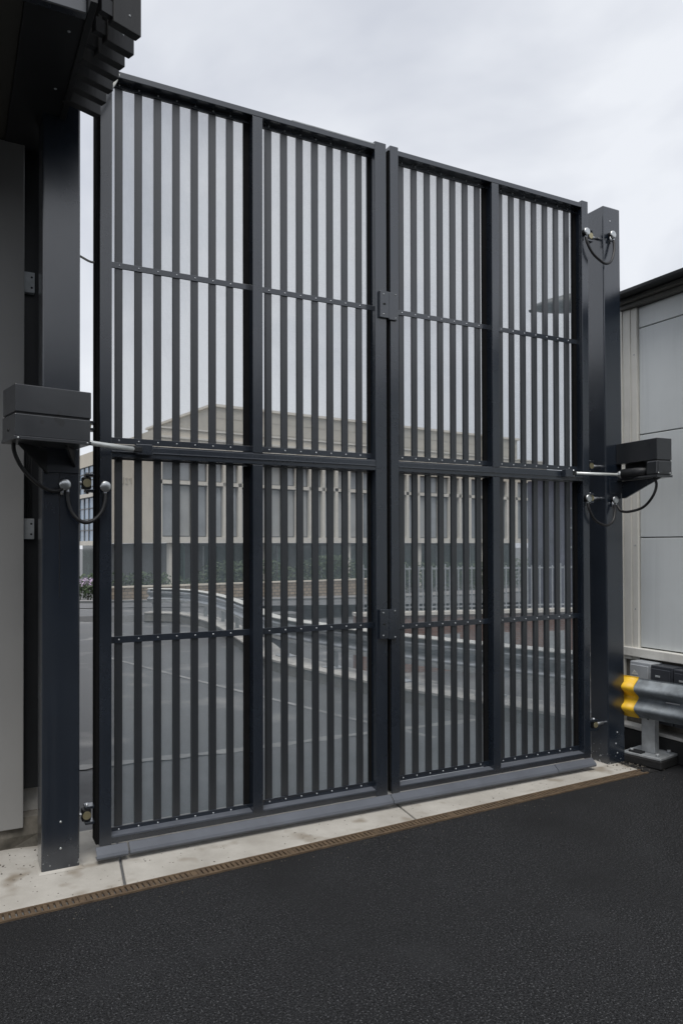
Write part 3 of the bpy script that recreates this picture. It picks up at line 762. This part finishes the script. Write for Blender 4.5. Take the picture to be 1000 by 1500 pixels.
meter(4.63, 4.79, -0.49, -0.296, 0.285, 0.702, 'dark_box', 'dark meter box at the photo edge behind the guardrail', False)

# ------------------------------------------------------------------ W-beam guardrail, front right
def wprof(h=0.285, dep=0.072, n=28, th=0.004):
    """corrugated profile: list of (out, z) with two humps"""
    pts = []
    for i in range(n + 1):
        t = i / n; z = (t - 0.5) * h
        o = dep * (0.5 - 0.5 * math.cos(4 * math.pi * t)) ** 0.8
        pts.append((o, z))
    return pts
def wbeam(mb, path, zc, prof, flip=1.0, th=0.006):
    """sweep the corrugated profile along path (x,y); the humps point to the left of travel when flip=1"""
    N_ = len(path); n = len(prof)
    vs_ = []
    for layer in (0, 1):
        for i, p in enumerate(path):
            p = Vector(p[:2]).to_3d() if len(p) == 2 else Vector(p)
            a = Vector(path[max(i - 1, 0)]); b = Vector(path[min(i + 1, N_ - 1)])
            t = (b - a); t = Vector((t[0], t[1], 0)).normalized(); nn = Vector((-t.y, t.x, 0)) * flip
            for o, z in prof:
                vs_.append(Vector((p.x, p.y, zc + (p.z if len(path[i]) == 3 else 0))) + nn * (o - layer * th) + Vector((0, 0, z)))
    fs_ = []
    S = N_ * n
    for layer in (0, 1):
        for i in range(N_ - 1):
            for k in range(n - 1):
                q = (layer * S + i * n + k, layer * S + i * n + k + 1, layer * S + (i + 1) * n + k + 1, layer * S + (i + 1) * n + k)
                fs_.append(q if layer == 0 else q[::-1])
    for i in (0, N_ - 1):
        for k in range(n - 1): fs_.append((i * n + k, i * n + k + 1, S + i * n + k + 1, S + i * n + k))
    for i in range(N_ - 1):
        for k in (0, n - 1): fs_.append((i * n + k, (i + 1) * n + k, S + (i + 1) * n + k, S + i * n + k))
    mb.add(vs_, fs_, True)
    return mb
gr = empty('guardrail', (4.56, -0.16, 0), 'blue-grey corrugated guardrail with yellow end sleeve on a bolted post, lower right', 'guardrail')
dirv = Vector((0.187, -0.982))
e0 = Vector((4.452, 0.028))
pth = [tuple(e0 + dirv * s_) for s_ in (0.14, 0.6, 1.4, 2.4, 3.4)]
wbeam(MB(), pth, 0.484, wprof(), flip=-1).build('beam', 'rail_blue', gr)
pthy = [tuple(e0 + dirv * s_) for s_ in (-0.015, 0.06, 0.158)]
pr_ = [(o * 1.06 + 0.004, z * 1.05) for o, z in wprof()]
wbeam(MB(), pthy, 0.484, pr_, flip=-1, th=0.012).build('end_sleeve', 'yellow', gr)
pc = Vector((4.565, -0.155))
A = math.atan2(dirv.y, dirv.x)
for cx_, cy_ in ((pc.x, pc.y), (pc.x + dirv.x * 2.0, pc.y + dirv.y * 2.0)):
    mt = zrot(cx_, cy_, A)
    MB().box(-0.052, 0.052, -0.03, 0.03, 0.085, 0.60, mt).build('post', 'zinc_dull', gr, bevel=0.004)
    MB().box(-0.045, 0.045, -0.06, -0.032, 0.43, 0.54, mt).build('spacer', 'zinc_dull', gr, bevel=0.003)
    bp_ = MB().box(-0.15, 0.15, -0.125, 0.125, 0.068, 0.084, mt).build('base_plate', 'zinc_dull', gr, bevel=0.003)
    MB().box(-0.155, 0.155, -0.13, 0.13, 0.004, 0.067, mt).build('packing_block', 'bitumen', gr, bevel=0.01)
    for sx_ in (-0.1, 0.1):
        for sy_ in (-0.08, 0.08):
            MB().cyl(mt @ Vector((sx_, sy_, 0.084)), mt @ Vector((sx_, sy_, 0.105)), 0.014, n=6).build('anchor_bolt', 'zinc_dull', bp_)
    MB().box(-0.11, -0.01, -0.11, -0.05, 0.0845, 0.097, mt).build('shim_plate', 'dark', bp_, bevel=0.003)
    MB().cyl(mt @ Vector((0.0, -0.0305, 0.33)), mt @ Vector((0.0, -0.028, 0.33)), 0.009, n=12).build('bolt_hole', 'black', gr)
bl = e0 + dirv * 0.42
MB().box(-0.05, 0.05, -0.0835, -0.078, -0.004, 0.004, Matrix.Translation((0, 0, 0.484)) @ zrot(bl.x, bl.y, A) @ Matrix.Translation((0, 0.07, 0))).build('slot_mark', 'zinc', gr)

# ------------------------------------------------------------------ guardrail and kerb beyond the gate
kb = empty('retaining_kerb', (4.1, 5.0, 0), 'pale concrete kerb wall running away behind the gate under the guardrail', 'kerb')
P3 = spline([Vector((x_, y_, 0)) for x_, y_ in PATH], 5)
segs = [P3[i:i + 6] for i in range(0, len(P3) - 5, 5)]
for sg in segs:
    mb = MB(); vs_ = []; cop = []
    for i, p in enumerate(sg):
        k_ = P3.index(p)
        t = (P3[min(k_ + 1, len(P3) - 1)] - P3[max(k_ - 1, 0)]).normalized(); nn = Vector((t.y, -t.x, 0))   # towards the low side
        if i == 0: pp = p + t * 0.004
        elif i == len(sg) - 1: pp = p - t * 0.004
        else: pp = p
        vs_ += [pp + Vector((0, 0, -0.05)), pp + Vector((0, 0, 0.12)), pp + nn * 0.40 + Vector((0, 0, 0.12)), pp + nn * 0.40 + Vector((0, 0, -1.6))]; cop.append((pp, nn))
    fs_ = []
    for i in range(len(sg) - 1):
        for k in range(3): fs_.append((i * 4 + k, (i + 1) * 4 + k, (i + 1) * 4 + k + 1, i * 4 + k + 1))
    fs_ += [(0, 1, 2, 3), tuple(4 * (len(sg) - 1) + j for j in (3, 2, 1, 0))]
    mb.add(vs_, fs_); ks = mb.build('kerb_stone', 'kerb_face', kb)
    mb = MB(); vs_ = []
    for pp, nn in cop: vs_ += [pp - nn * 0.012 + Vector((0, 0, 0.121)), pp - nn * 0.012 + Vector((0, 0, 0.145)), pp + nn * 0.41 + Vector((0, 0, 0.145)), pp + nn * 0.41 + Vector((0, 0, 0.121))]
    mb.add(vs_, [(i * 4 + k, (i + 1) * 4 + k, (i + 1) * 4 + (k + 1) % 4, i * 4 + (k + 1) % 4) for i in range(len(cop) - 1) for k in range(4)] + [(0, 1, 2, 3), tuple(4 * (len(cop) - 1) + j for j in (3, 2, 1, 0))])
    mb.build('coping', 'kerb', ks)  # paler copy paints the skylight on the kerb top
yg = empty('guardrail', (4.1, 5.0, 0.14), 'galvanised corrugated guardrail winding away behind the gate on the kerb', 'guardrail')
off = []
for k_, p in enumerate(P3):
    t = (P3[min(k_ + 1, len(P3) - 1)] - P3[max(k_ - 1, 0)]).normalized(); off.append((p + Vector((t.y, -t.x, 0)) * 0.22, t))
pts_ = [tuple(p) for p, t in off][3:]
pA = [(x_, y_, 0.0) for x_, y_, z_ in pts_]
wbeam(MB(), pA, 0.50, wprof(0.30, 0.08, 22), flip=1).build('beam', 'zinc', yg)
mb = MB()
for i in range(len(pA) - 1):
    a, b = Vector(pA[i]), Vector(pA[i + 1]); t = (b - a).normalized(); nn = Vector((-t.y, t.x, 0))
    mb.add([a + nn * 0.09 + Vector((0, 0, .655)), b + nn * 0.09 + Vector((0, 0, .655)), b - nn * 0.05 + Vector((0, 0, .665)), a - nn * 0.05 + Vector((0, 0, .665)),
            a + nn * 0.09 + Vector((0, 0, .645)), b + nn * 0.09 + Vector((0, 0, .645)), b - nn * 0.05 + Vector((0, 0, .65)), a - nn * 0.05 + Vector((0, 0, .65))],
           [(3, 2, 1, 0), (4, 5, 6, 7), (0, 1, 5, 4), (2, 3, 7, 6)])
mb.build('cap_rail', 'white', yg)
acc = 0.0; nxt = 0.25
for i in range(len(pA) - 1):
    a, b = Vector(pA[i]), Vector(pA[i + 1]); d = (b - a).length
    while nxt <= acc + d:
        p = a + (b - a) * ((nxt - acc) / d); t = (b - a).normalized(); A = math.atan2(t.y, t.x); mt = zrot(p.x, p.y, A)
        far = nxt > 5.5
        pm = MB().box(-0.045, 0.045, -0.07, -0.015, 0.14, 0.62, mt).build('post', 'zinc_dull', yg, bevel=0.003)
        if not far:
            MB().box(-0.12, 0.12, -0.14, 0.06, 0.142, 0.158, mt).build('base_plate', 'zinc', pm)
            MB().dome(mt @ Vector((-0.08, 0.02, 0.158)), (0, 0, 1), 0.018, 0.02, 8, 3).build('anchor_bolt', 'zinc', pm)
        nxt += 0.62 if far else 1.15
    acc += d

# ------------------------------------------------------------------ street, stone wall, planting
ca, sa = math.cos(math.radians(6.85)), math.sin(math.radians(6.85))
FX = Vector((ca, sa, 0)); FN = Vector((sa, -ca, 0))              # along the facade, out of the facade (towards the gate)
CORNER = Vector((13.65, 50.9, 0))
def fpt(s_, o_, z_): p = CORNER + FX * s_ + FN * o_; return Vector((p.x, p.y, z_))
def fbox(mb, s0, s1, o0, o1, z0, z1):
    vs_ = [fpt(s_, o_, z_) for z_ in (z0, z1) for o_ in (o0, o1) for s_ in (s0, s1)]
    return mb.add(vs_, [(0, 1, 3, 2), (4, 6, 7, 5), (0, 4, 5, 1), (2, 3, 7, 6), (0, 2, 6, 4), (1, 5, 7, 3)])
def strip(name, o0, o1, material, dz, s0=-30, s1=60):
    mb = MB(); S = span(s0, s1, 3); O = span(o0, o1, 2) if o1 - o0 > 2 else [o0, o1]
    vs_ = []
    for o_ in O:
        for s_ in S:
            p = fpt(s_, o_, 0); vs_.append((p.x, p.y, ramp(p.x * 0.464 + (p.y + 4) * 0.886) + dz))
    n_ = len(S)
    mb.add(vs_, [(j * n_ + i, j * n_ + i + 1, (j + 1) * n_ + i + 1, (j + 1) * n_ + i) for j in range(len(O) - 1) for i in range(n_ - 1)], True)
    return mb.build(name, material, kind='structure', loc=(0, 0, 0))
strip('street', 10.5, 24.0, 'road', 0.02)
strip('pavement', 6.4, 10.3, 'paving', 0.13)
mb = MB()
for i in range(30):
    s0 = -30 + 3 * i
    vs_ = []
    for s_ in (s0, s0 + 2.99):
        for o_ in (10.3, 10.5):
            p = fpt(s_, o_, 0); z_ = ramp(p.x * 0.464 + (p.y + 4) * 0.886)
            vs_ += [(p.x, p.y, z_), (p.x, p.y, z_ + 0.14)]
    mb.add(vs_, [(2, 3, 7, 6), (1, 5, 7, 3), (0, 1, 3, 2), (4, 6, 7, 5)])
mb.build('street_kerb', 'pole', kind='structure', loc=(0, 0, 0))
strip('road_line', 16.9, 17.05, 'line', 0.03, -30, 40)

WZ = -2.15
sw = empty('stone_wall', fpt(14, 6, WZ), 'low sandstone wall across the street in front of the beige building', 'wall')
for i in range(6):
    s0 = -6 + i * 4.0
    fbox(MB(), s0, s0 + 3.985, 5.7, 6.1, WZ - 0.3, -1.02).build('wall_length', 'rubble', sw)
    fbox(MB(), s0, s0 + 3.985, 5.62, 6.18, -1.018, -0.92).build('coping', 'ashlar', sw)
def leaves(name, parent, boxes, n, size, m_):
    mb = MB()
    for (s0, s1, o0, o1, z0, z1), nn in zip(boxes, n):
        for _ in range(nn):
            p = fpt(random.uniform(s0, s1), random.uniform(o0, o1), random.uniform(z0, z1) - (random.random() ** 2) * 0.2 * (z1 - z0))
            a = Vector((random.uniform(-1, 1), random.uniform(-1, 1), random.uniform(-1, 1))).normalized(); b = a.orthogonal().normalized()
            w_ = size * random.uniform(0.6, 1.3)
            mb.add([p - a * w_, p - b * w_ * 0.5, p + a * w_, p + b * w_ * 0.5], [(0, 1, 2, 3)])
    return mb.build(name, m_, parent)
random.seed(5)
for i, (s0, s1, zt, lab) in enumerate(((-9.5, 0.5, -0.45, 'low hedge under mauve flowers seen through the gap beside the left post'),
                                      (1.0, 9.0, 0.25, 'dark hedge behind the stone wall under the beige corner block'),
                                      (18.0, 31.0, -0.1, 'long dark hedge beyond the picket railing, right half of the gate'),
                                      (31.4, 46.0, 0.1, 'dark hedge beyond the picket railing, last before the indigo building'),
                                      (9.5, 15.0, 0.55, 'taller leafy hedge behind the stone wall, right of the dark one'))):
    hg = empty('hedge', fpt((s0 + s1) / 2, 4.6, -2.1), lab, 'hedge', 'hedges behind the stone wall')
    leaves('foliage', hg, [(s0, s1, 4.0, 5.3, -1.9, zt), (s0 + 1, s1 - 1.5, 4.0, 5.2, zt - 0.4, zt + 0.35)], [1500 if s1 - s0 < 11 else 3000, 500], 0.13, 'leaf')
    mb = MB()
    for k in range(8):
        s_ = s0 + (s1 - s0) * (k + 0.5) / 8; mb.cyl(fpt(s_, 4.6, -2.3), fpt(s_ + random.uniform(-.2, .2), 4.6, zt - 0.3), 0.04, 0.02, n=6)
    mb.build('stems', 'stem', hg)
fl = empty('flower_bed', fpt(-7.4, 5.2, -1.1), 'mauve and white flowers along the wall top beside the left gate post', 'flowers')
leaves('blooms', fl, [(-9.5, -5.4, 4.8, 5.6, -0.85, -0.35)], [420], 0.085, 'petal')
leaves('foliage', fl, [(-9.5, -5.4, 4.8, 5.6, -1.3, -0.7)], [700], 0.11, 'leaf')

# ------------------------------------------------------------------ beige office building
ob = empty('office_building', fpt(20, -8, -2.3), 'long beige stone office building with tall fin-framed windows across the street', 'building')
LEN = 42.5
# upper storeys: solid core set behind the window plane
fbox(MB(), 0.35, LEN - 0.2, -26.0, -0.45, 2.3, 10.2).build('core_wall', 'ashlar', ob)
fbox(MB(), 0.0, LEN, -0.44, 0.0, 8.05, 10.30).build('parapet_wall', 'ashlar', ob)
fbox(MB(), -0.05, LEN + 0.05, -0.48, 0.10, 9.62, 9.78).build('string_course', 'pale', ob)
fbox(MB(), -0.08, LEN + 0.08, -0.55, 0.12, 10.302, 10.42).build('coping', 'pale', ob)
fbox(MB(), 0.0, LEN, -0.44, 0.06, 1.86, 2.30).build('lintel_band', 'pale', ob)
fbox(MB(), 0.0, LEN, -0.43, 0.02, 6.22, 6.50).build('floor_band', 'pale', ob)
wrnd = random.Random(8); pitch = 1.30; nb = int(LEN / pitch)
A_f = math.radians(6.85)
finm = MB().box(-0.15, 0.15, -0.02, 0.42, 0, 5.745).mesh('pier', 'pale')
finn = MB().box(-0.05, 0.05, 0.05, 0.40, 0, 5.745).mesh('mullion', 'ashlar')
def winmesh(w, h):
    return [MB().box(-w / 2, w / 2, 0.0, 0.02, 0, h).mesh('window', g_) for g_ in ('glass', 'glass', 'glass_dark', 'blind')]  # pane tones differ to paint in varied reflections
def winframe(w, h):
    mb = MB()
    for a_, b_, c_, d_ in ((-w / 2, w / 2, 0, 0.07), (-w / 2, w / 2, h - 0.07, h), (-w / 2, -w / 2 + 0.06, 0.07, h - 0.07), (w / 2 - 0.06, w / 2, 0.07, h - 0.07)):
        mb.box(a_, b_, -0.035, -0.001, c_, d_)
    return mb.mesh('frame', 'frame')
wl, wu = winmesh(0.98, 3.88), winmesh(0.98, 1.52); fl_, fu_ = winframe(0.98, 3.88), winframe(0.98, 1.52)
for i in range(nb + 1):
    s_ = 0.16 + i * pitch
    inst('pier', finm, fpt(s_, 0.0, 2.302), ob, rotz=A_f)
    if i < nb:
        for me, fm, z_ in ((wl, fl_, 2.32), (wu, fu_, 6.515)):
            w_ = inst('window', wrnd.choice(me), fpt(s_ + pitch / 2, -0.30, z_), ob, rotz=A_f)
            f_ = bpy.data.objects.new('frame', fm); f_.parent = w_; COL.objects.link(f_)
# roof plant enclosure, set back
fbox(MB(), 5.8, LEN - 1.0, -18, -3.2, 10.2, 12.95).build('roof_enclosure', 'roof_clad', ob)
fbox(MB(), 5.6, LEN - 0.8, -18.2, -3.0, 12.952, 13.15).build('roof_edge', 'pale', ob)
for i in range(2):
    fbox(MB(), 5.8, LEN - 1.0, -3.2, -3.17, 11.1 + i * 0.95, 11.14 + i * 0.95).build('panel_joint', 'roof_clad', ob)
MB().cyl(fpt(40.5, -1.5, 10.4), fpt(40.5, -1.5, 15.3), 0.07, 0.05, n=8).build('roof_mast', 'zinc', ob)
# side wing, receding to the left : blank stone wall then a glazed bay
SX = Vector((-sa, ca, 0))
def spt(t_, o_, z_): p = CORNER + SX * t_ - FX * o_; return Vector((p.x, p.y, z_))
def sbox(mb, t0, t1, o0, o1, z0, z1):
    vs_ = [spt(t_, o_, z_) for z_ in (z0, z1) for o_ in (o0, o1) for t_ in (t0, t1)]
    return mb.add(vs_, [(0, 2, 3, 1), (4, 5, 7, 6), (0, 1, 5, 4), (2, 6, 7, 3), (0, 4, 6, 2), (1, 3, 7, 5)])
sbox(MB(), 0.02, 15.0, -0.33, 0.0, 1.86, 10.29).build('blank_wall', 'ashlar', ob)
sbox(MB(), 15.0, 34, -0.33, 0.0, 9.05, 10.29).build('parapet_wall', 'ashlar', ob)
sbox(MB(), 15.0, 34, -0.4, 0.12, 6.15, 6.5).build('floor_band', 'pale', ob)
sbox(MB(), 15.0, 34, -0.4, 0.12, 1.7, 2.1).build('floor_band', 'pale', ob)
for j, (z0, z1) in enumerate(((2.1, 6.15), (6.5, 9.05))):
    for i in range(12):
        t0 = 15.1 + i * 1.5
        w_ = sbox(MB(), t0 + 0.05, t0 + 1.45, -0.25, -0.2, z0, z1).build('window', 'glass_blue', ob)
        mb = MB(); sbox(mb, t0 - 0.04, t0 + 0.04, -0.26, -0.12, z0, z1)
        for q in (1, 2, 3): sbox(mb, t0 + 0.05, t0 + 1.45, -0.22, -0.14, z0 + (z1 - z0) * q / 4 - 0.04, z0 + (z1 - z0) * q / 4 + 0.04)
        mb.build('frame', 'frame', w_)
# a small mark on the blank wall
mb = MB()
for i, (a, b, c, d) in enumerate(((5.6, 5.9, 6.5, 7.4), (5.9, 6.5, 7.15, 7.4), (6.8, 7.5, 6.55, 6.8), (6.8, 7.05, 6.8, 7.6), (7.05, 7.5, 7.35, 7.6), (7.9, 8.15, 6.7, 7.8), (8.15, 8.5, 6.7, 6.9))):
    sbox(mb, 6 + (a - 6) * 0.8, 6 + (b - 6) * 0.8, 0.002, 0.05, 6.7 + (c - 6.7) * 0.5, 6.7 + (d - 6.7) * 0.5)
mb.build('wall_sign', 'sign', ob)
# recessed ground floor
fbox(MB(), 2.5, LEN - 2, -24, -3.0, -2.3, 1.86).build('ground_floor_wall', 'frame', ob)
for i in range(17):
    s0 = 2.6 + i * 2.25
    m_ = 'glass_green' if i in (0, 4, 9) else 'glass2'
    w_ = fbox(MB(), s0 + 0.05, s0 + (0.7 if i in (0, 4, 9) else 2.15), -2.98, -2.94, -2.1, 1.6).build('shop_window', m_, ob)
    fbox(MB(), s0 - 0.05, s0 + 0.05, -2.97, -2.86, -2.1, 1.6).build('frame', 'zinc_dull', w_)
for i in range(6):
    fbox(MB(), 1.0 + i * 8.0, 1.5 + i * 8.0, -0.9, -0.4, -2.3, 1.86).build('column', 'pale', ob)
sbox(MB(), 2.5, 30, -3.0, -2.9, -2.3, 1.86).build('ground_floor_wall', 'glass2', ob)
fbox(MB(), 0.05, LEN, -3.0, -0.46, 1.87, 2.2).build('overhang_soffit', 'pale', ob)

# ------------------------------------------------------------------ brick wall and railing, lower street on the right
BD = Vector((0.965, -0.261, 0)).normalized(); BN = Vector((BD.y, -BD.x, 0)); B0 = Vector((9.74, 11.34, 0))
def bpt(s_, o_, z_): p = B0 + BD * s_ + BN * o_; return Vector((p.x, p.y, z_))
def bbox(mb, s0, s1, o0, o1, z0, z1):
    vs_ = [bpt(s_, o_, z_) for z_ in (z0, z1) for o_ in (o0, o1) for s_ in (s0, s1)]
    return mb.add(vs_, [(0, 1, 3, 2), (4, 6, 7, 5), (0, 4, 5, 1), (2, 3, 7, 6), (0, 2, 6, 4), (1, 5, 7, 3)])
bw = empty('brick_wall', bpt(8, 0, -1.6), 'red-brown brick retaining wall behind the guardrail, right half of the gate', 'wall')
for i in range(5):
    s0 = -1.2 + i * 5.0
    bbox(MB(), s0, s0 + 4.98, -0.3, 0.0, -1.7, -0.08).build('wall_length', 'brick', bw)
    bbox(MB(), s0, s0 + 4.98, -0.36, 0.06, -0.078, 0.0).build('coping', 'pale', bw)
mb = MB()
for i in range(16):
    s_ = -0.5 + i * 1.4
    bbox(MB(), s_, s_ + 0.5, 0.002, 0.05, -1.25, -0.55).build('recessed_panel', 'zinc_dull', bw)
ra = empty('railing', bpt(8, -0.15, 0.0), 'pale grey picket railing on top of the brick wall behind the gate', 'railing')
for z_ in (0.08, 1.02):
    bbox(MB(), -1.0, 22, -0.17, -0.13, z_, z_ + 0.04).build('rail', 'zinc', ra)
mb = MB(); i = 0
while i * 0.115 < 22.9:
    s_ = -0.98 + i * 0.115
    bbox(mb, s_, s_ + 0.022, -0.165, -0.14, 0.0, 1.10 + (0.05 if i % 9 == 0 else 0)); i += 1
mb.build('pickets', 'zinc', ra, kind='stuff')

# dark clad unit at the right, seen through the end bay
bk = empty('dark_building', (34, 29, -2.0), 'dark indigo building with thin pale lines at the right end of the street', 'building')
mt = zrot(29.0, 26.1, math.radians(4))
MB().box(0, 12, 0, 2.4, -3.0, 5.2, mt).build('wall', 'banner', bk)
for k in range(4):
    MB().box(0.4, 3.2 + k * 0.7, -0.06, -0.002, 0.4 + k * 1.05, 0.5 + k * 1.05, mt).build('facade_line', 'zinc_dull', bk)

# low dark utility cabinets on the lower ground
for i, (x_, y_, w_, h_, lab) in enumerate(((6.3, 11.0, 0.9, 1.35, 'dark cabinet with stepped top behind the guardrail, left of the gate centre'),)):
    cb = empty('utility_cabinet', (x_, y_, gz(x_, y_)), lab, 'cabinet')
    z_ = gz(x_, y_) - 0.02
    MB().box(x_ - w_ / 2, x_ + w_ / 2, y_ - 0.3, y_ + 0.3, z_, z_ + h_).build('body', 'frame', cb, bevel=0.01)
    MB().box(x_ - w_ / 2 + 0.3, x_ + w_ / 2, y_ - 0.28, y_ + 0.28, z_ + h_, z_ + h_ + 0.28).build('upper_unit', 'frame', cb, bevel=0.01)
    MB().box(x_ - w_ / 2 + 0.05, x_ - 0.02, y_ - 0.315, y_ - 0.301, z_ + 0.1, z_ + h_ - 0.1).build('door', 'dark_box', cb)

# street lamp whose head shows through the end bay
lx, ly = 7.12, 2.62; lz = -1.5
lamp = empty('street_lamp', (lx, ly, lz), 'grey lamp column with flat tapered head showing through the upper right bay', 'street lamp')
MB().cyl((lx, ly, lz), (lx, ly, 4.62), 0.075, 0.05, n=16).build('column', 'pole', lamp)
mb = MB()
dirl = Vector((-1.0, 0.50, 0)).normalized(); sid = Vector((dirl.y, -dirl.x, 0))
st = [(0.0, 0.07, 0.22), (0.25, 0.12, 0.25), (0.5, 0.16, 0.22), (0.72, 0.15, 0.15), (0.85, 0.10, 0.08), (0.90, 0.04, 0.03)]
vs_ = []
for s_, hw, th in st:
    c_ = Vector((lx, ly, 4.62 - 0.13 * s_)) + dirl * s_
    for k in range(12):
        a_ = 2 * math.pi * k / 12
        vs_.append(c_ + sid * hw * math.cos(a_) + Vector((0, 0, th * 0.5 * math.sin(a_))))
fs_ = [(i * 12 + k, i * 12 + (k + 1) % 12, (i + 1) * 12 + (k + 1) % 12, (i + 1) * 12 + k) for i in range(len(st) - 1) for k in range(12)]
fs_ += [tuple(range(11, -1, -1)), tuple(60 + k for k in range(12))]
mb.add(vs_, fs_, True); mb.build('lamp_head', 'pole', lamp)
MB().dome(Vector((lx, ly, 4.475)) + dirl * 0.92, (0, 0, -1), 0.025, 0.03, 10, 3).build('photocell', 'dark', lamp)

# ------------------------------------------------------------------ unseen block added behind the viewer to darken the paint's reflections
wh = empty('reflection_block', (-4, -18, 0), 'unseen dark block added behind the viewer to darken reflections in the gate paint', 'building')
MB().box(-24, 14, -24, -17, 0, 6.2).build('wall', 'fin', wh)
MB().box(-24.3, 14.3, -24.3, -16.8, 6.202, 6.5).build('roof', 'dark', wh)
for i in range(5):
    d_ = MB().box(-20 + i * 7, -16.4 + i * 7, -17.0 + 0.001, -16.95, 0.02, 4.0).build('door', 'dark', wh)
    MB().box(-18.3 + i * 7, -18.1 + i * 7, -16.949, -16.9, 1.0, 1.1).build('handle', 'zinc', d_)

# ------------------------------------------------------------------ loose grit by the drain and the post feet
random.seed(21)
mb = MB()
def pebble(x_, y_, z_, r_):
    vs_ = [Vector((x_, y_, z_)) + Vector((random.uniform(.6, 1.2) * r_ * a, random.uniform(.6, 1.2) * r_ * b, random.uniform(.5, .9) * r_ * c)) for a, b, c in ((1, 0, 0), (-1, 0, 0), (0, 1, 0), (0, -1, 0), (0, 0, 1), (0, 0, -1))]
    mb.add(vs_, [(0, 2, 4), (2, 1, 4), (1, 3, 4), (3, 0, 4), (2, 0, 5), (1, 2, 5), (3, 1, 5), (0, 3, 5)])
for _ in range(170):
    t = random.random() ** 2; pebble(4.36 + random.gauss(0.06, 0.09), -0.12 + random.gauss(0, 0.10) + 0.1 * t, 0.008, random.uniform(0.003, 0.009))
for _ in range(150):
    x_ = random.uniform(0.1, 4.5); pebble(x_, drain_y(x_) - 0.10 - abs(random.gauss(0, 0.12)), 0.003, random.uniform(0.0015, 0.0045))
for _ in range(110):
    x_ = random.uniform(0.1, 4.3); pebble(x_, random.uniform(drain_y(x_) + 0.01, 0.0), 0.007, random.uniform(0.0015, 0.004))
for _ in range(60):
    pebble(random.uniform(-0.1, 0.42), random.uniform(-0.1, 0.29), 0.008, random.uniform(0.002, 0.007))
tag(mb.build('grit', 'stone'), 'loose grit and soil scattered along the drain and post feet', 'grit', kind='stuff')
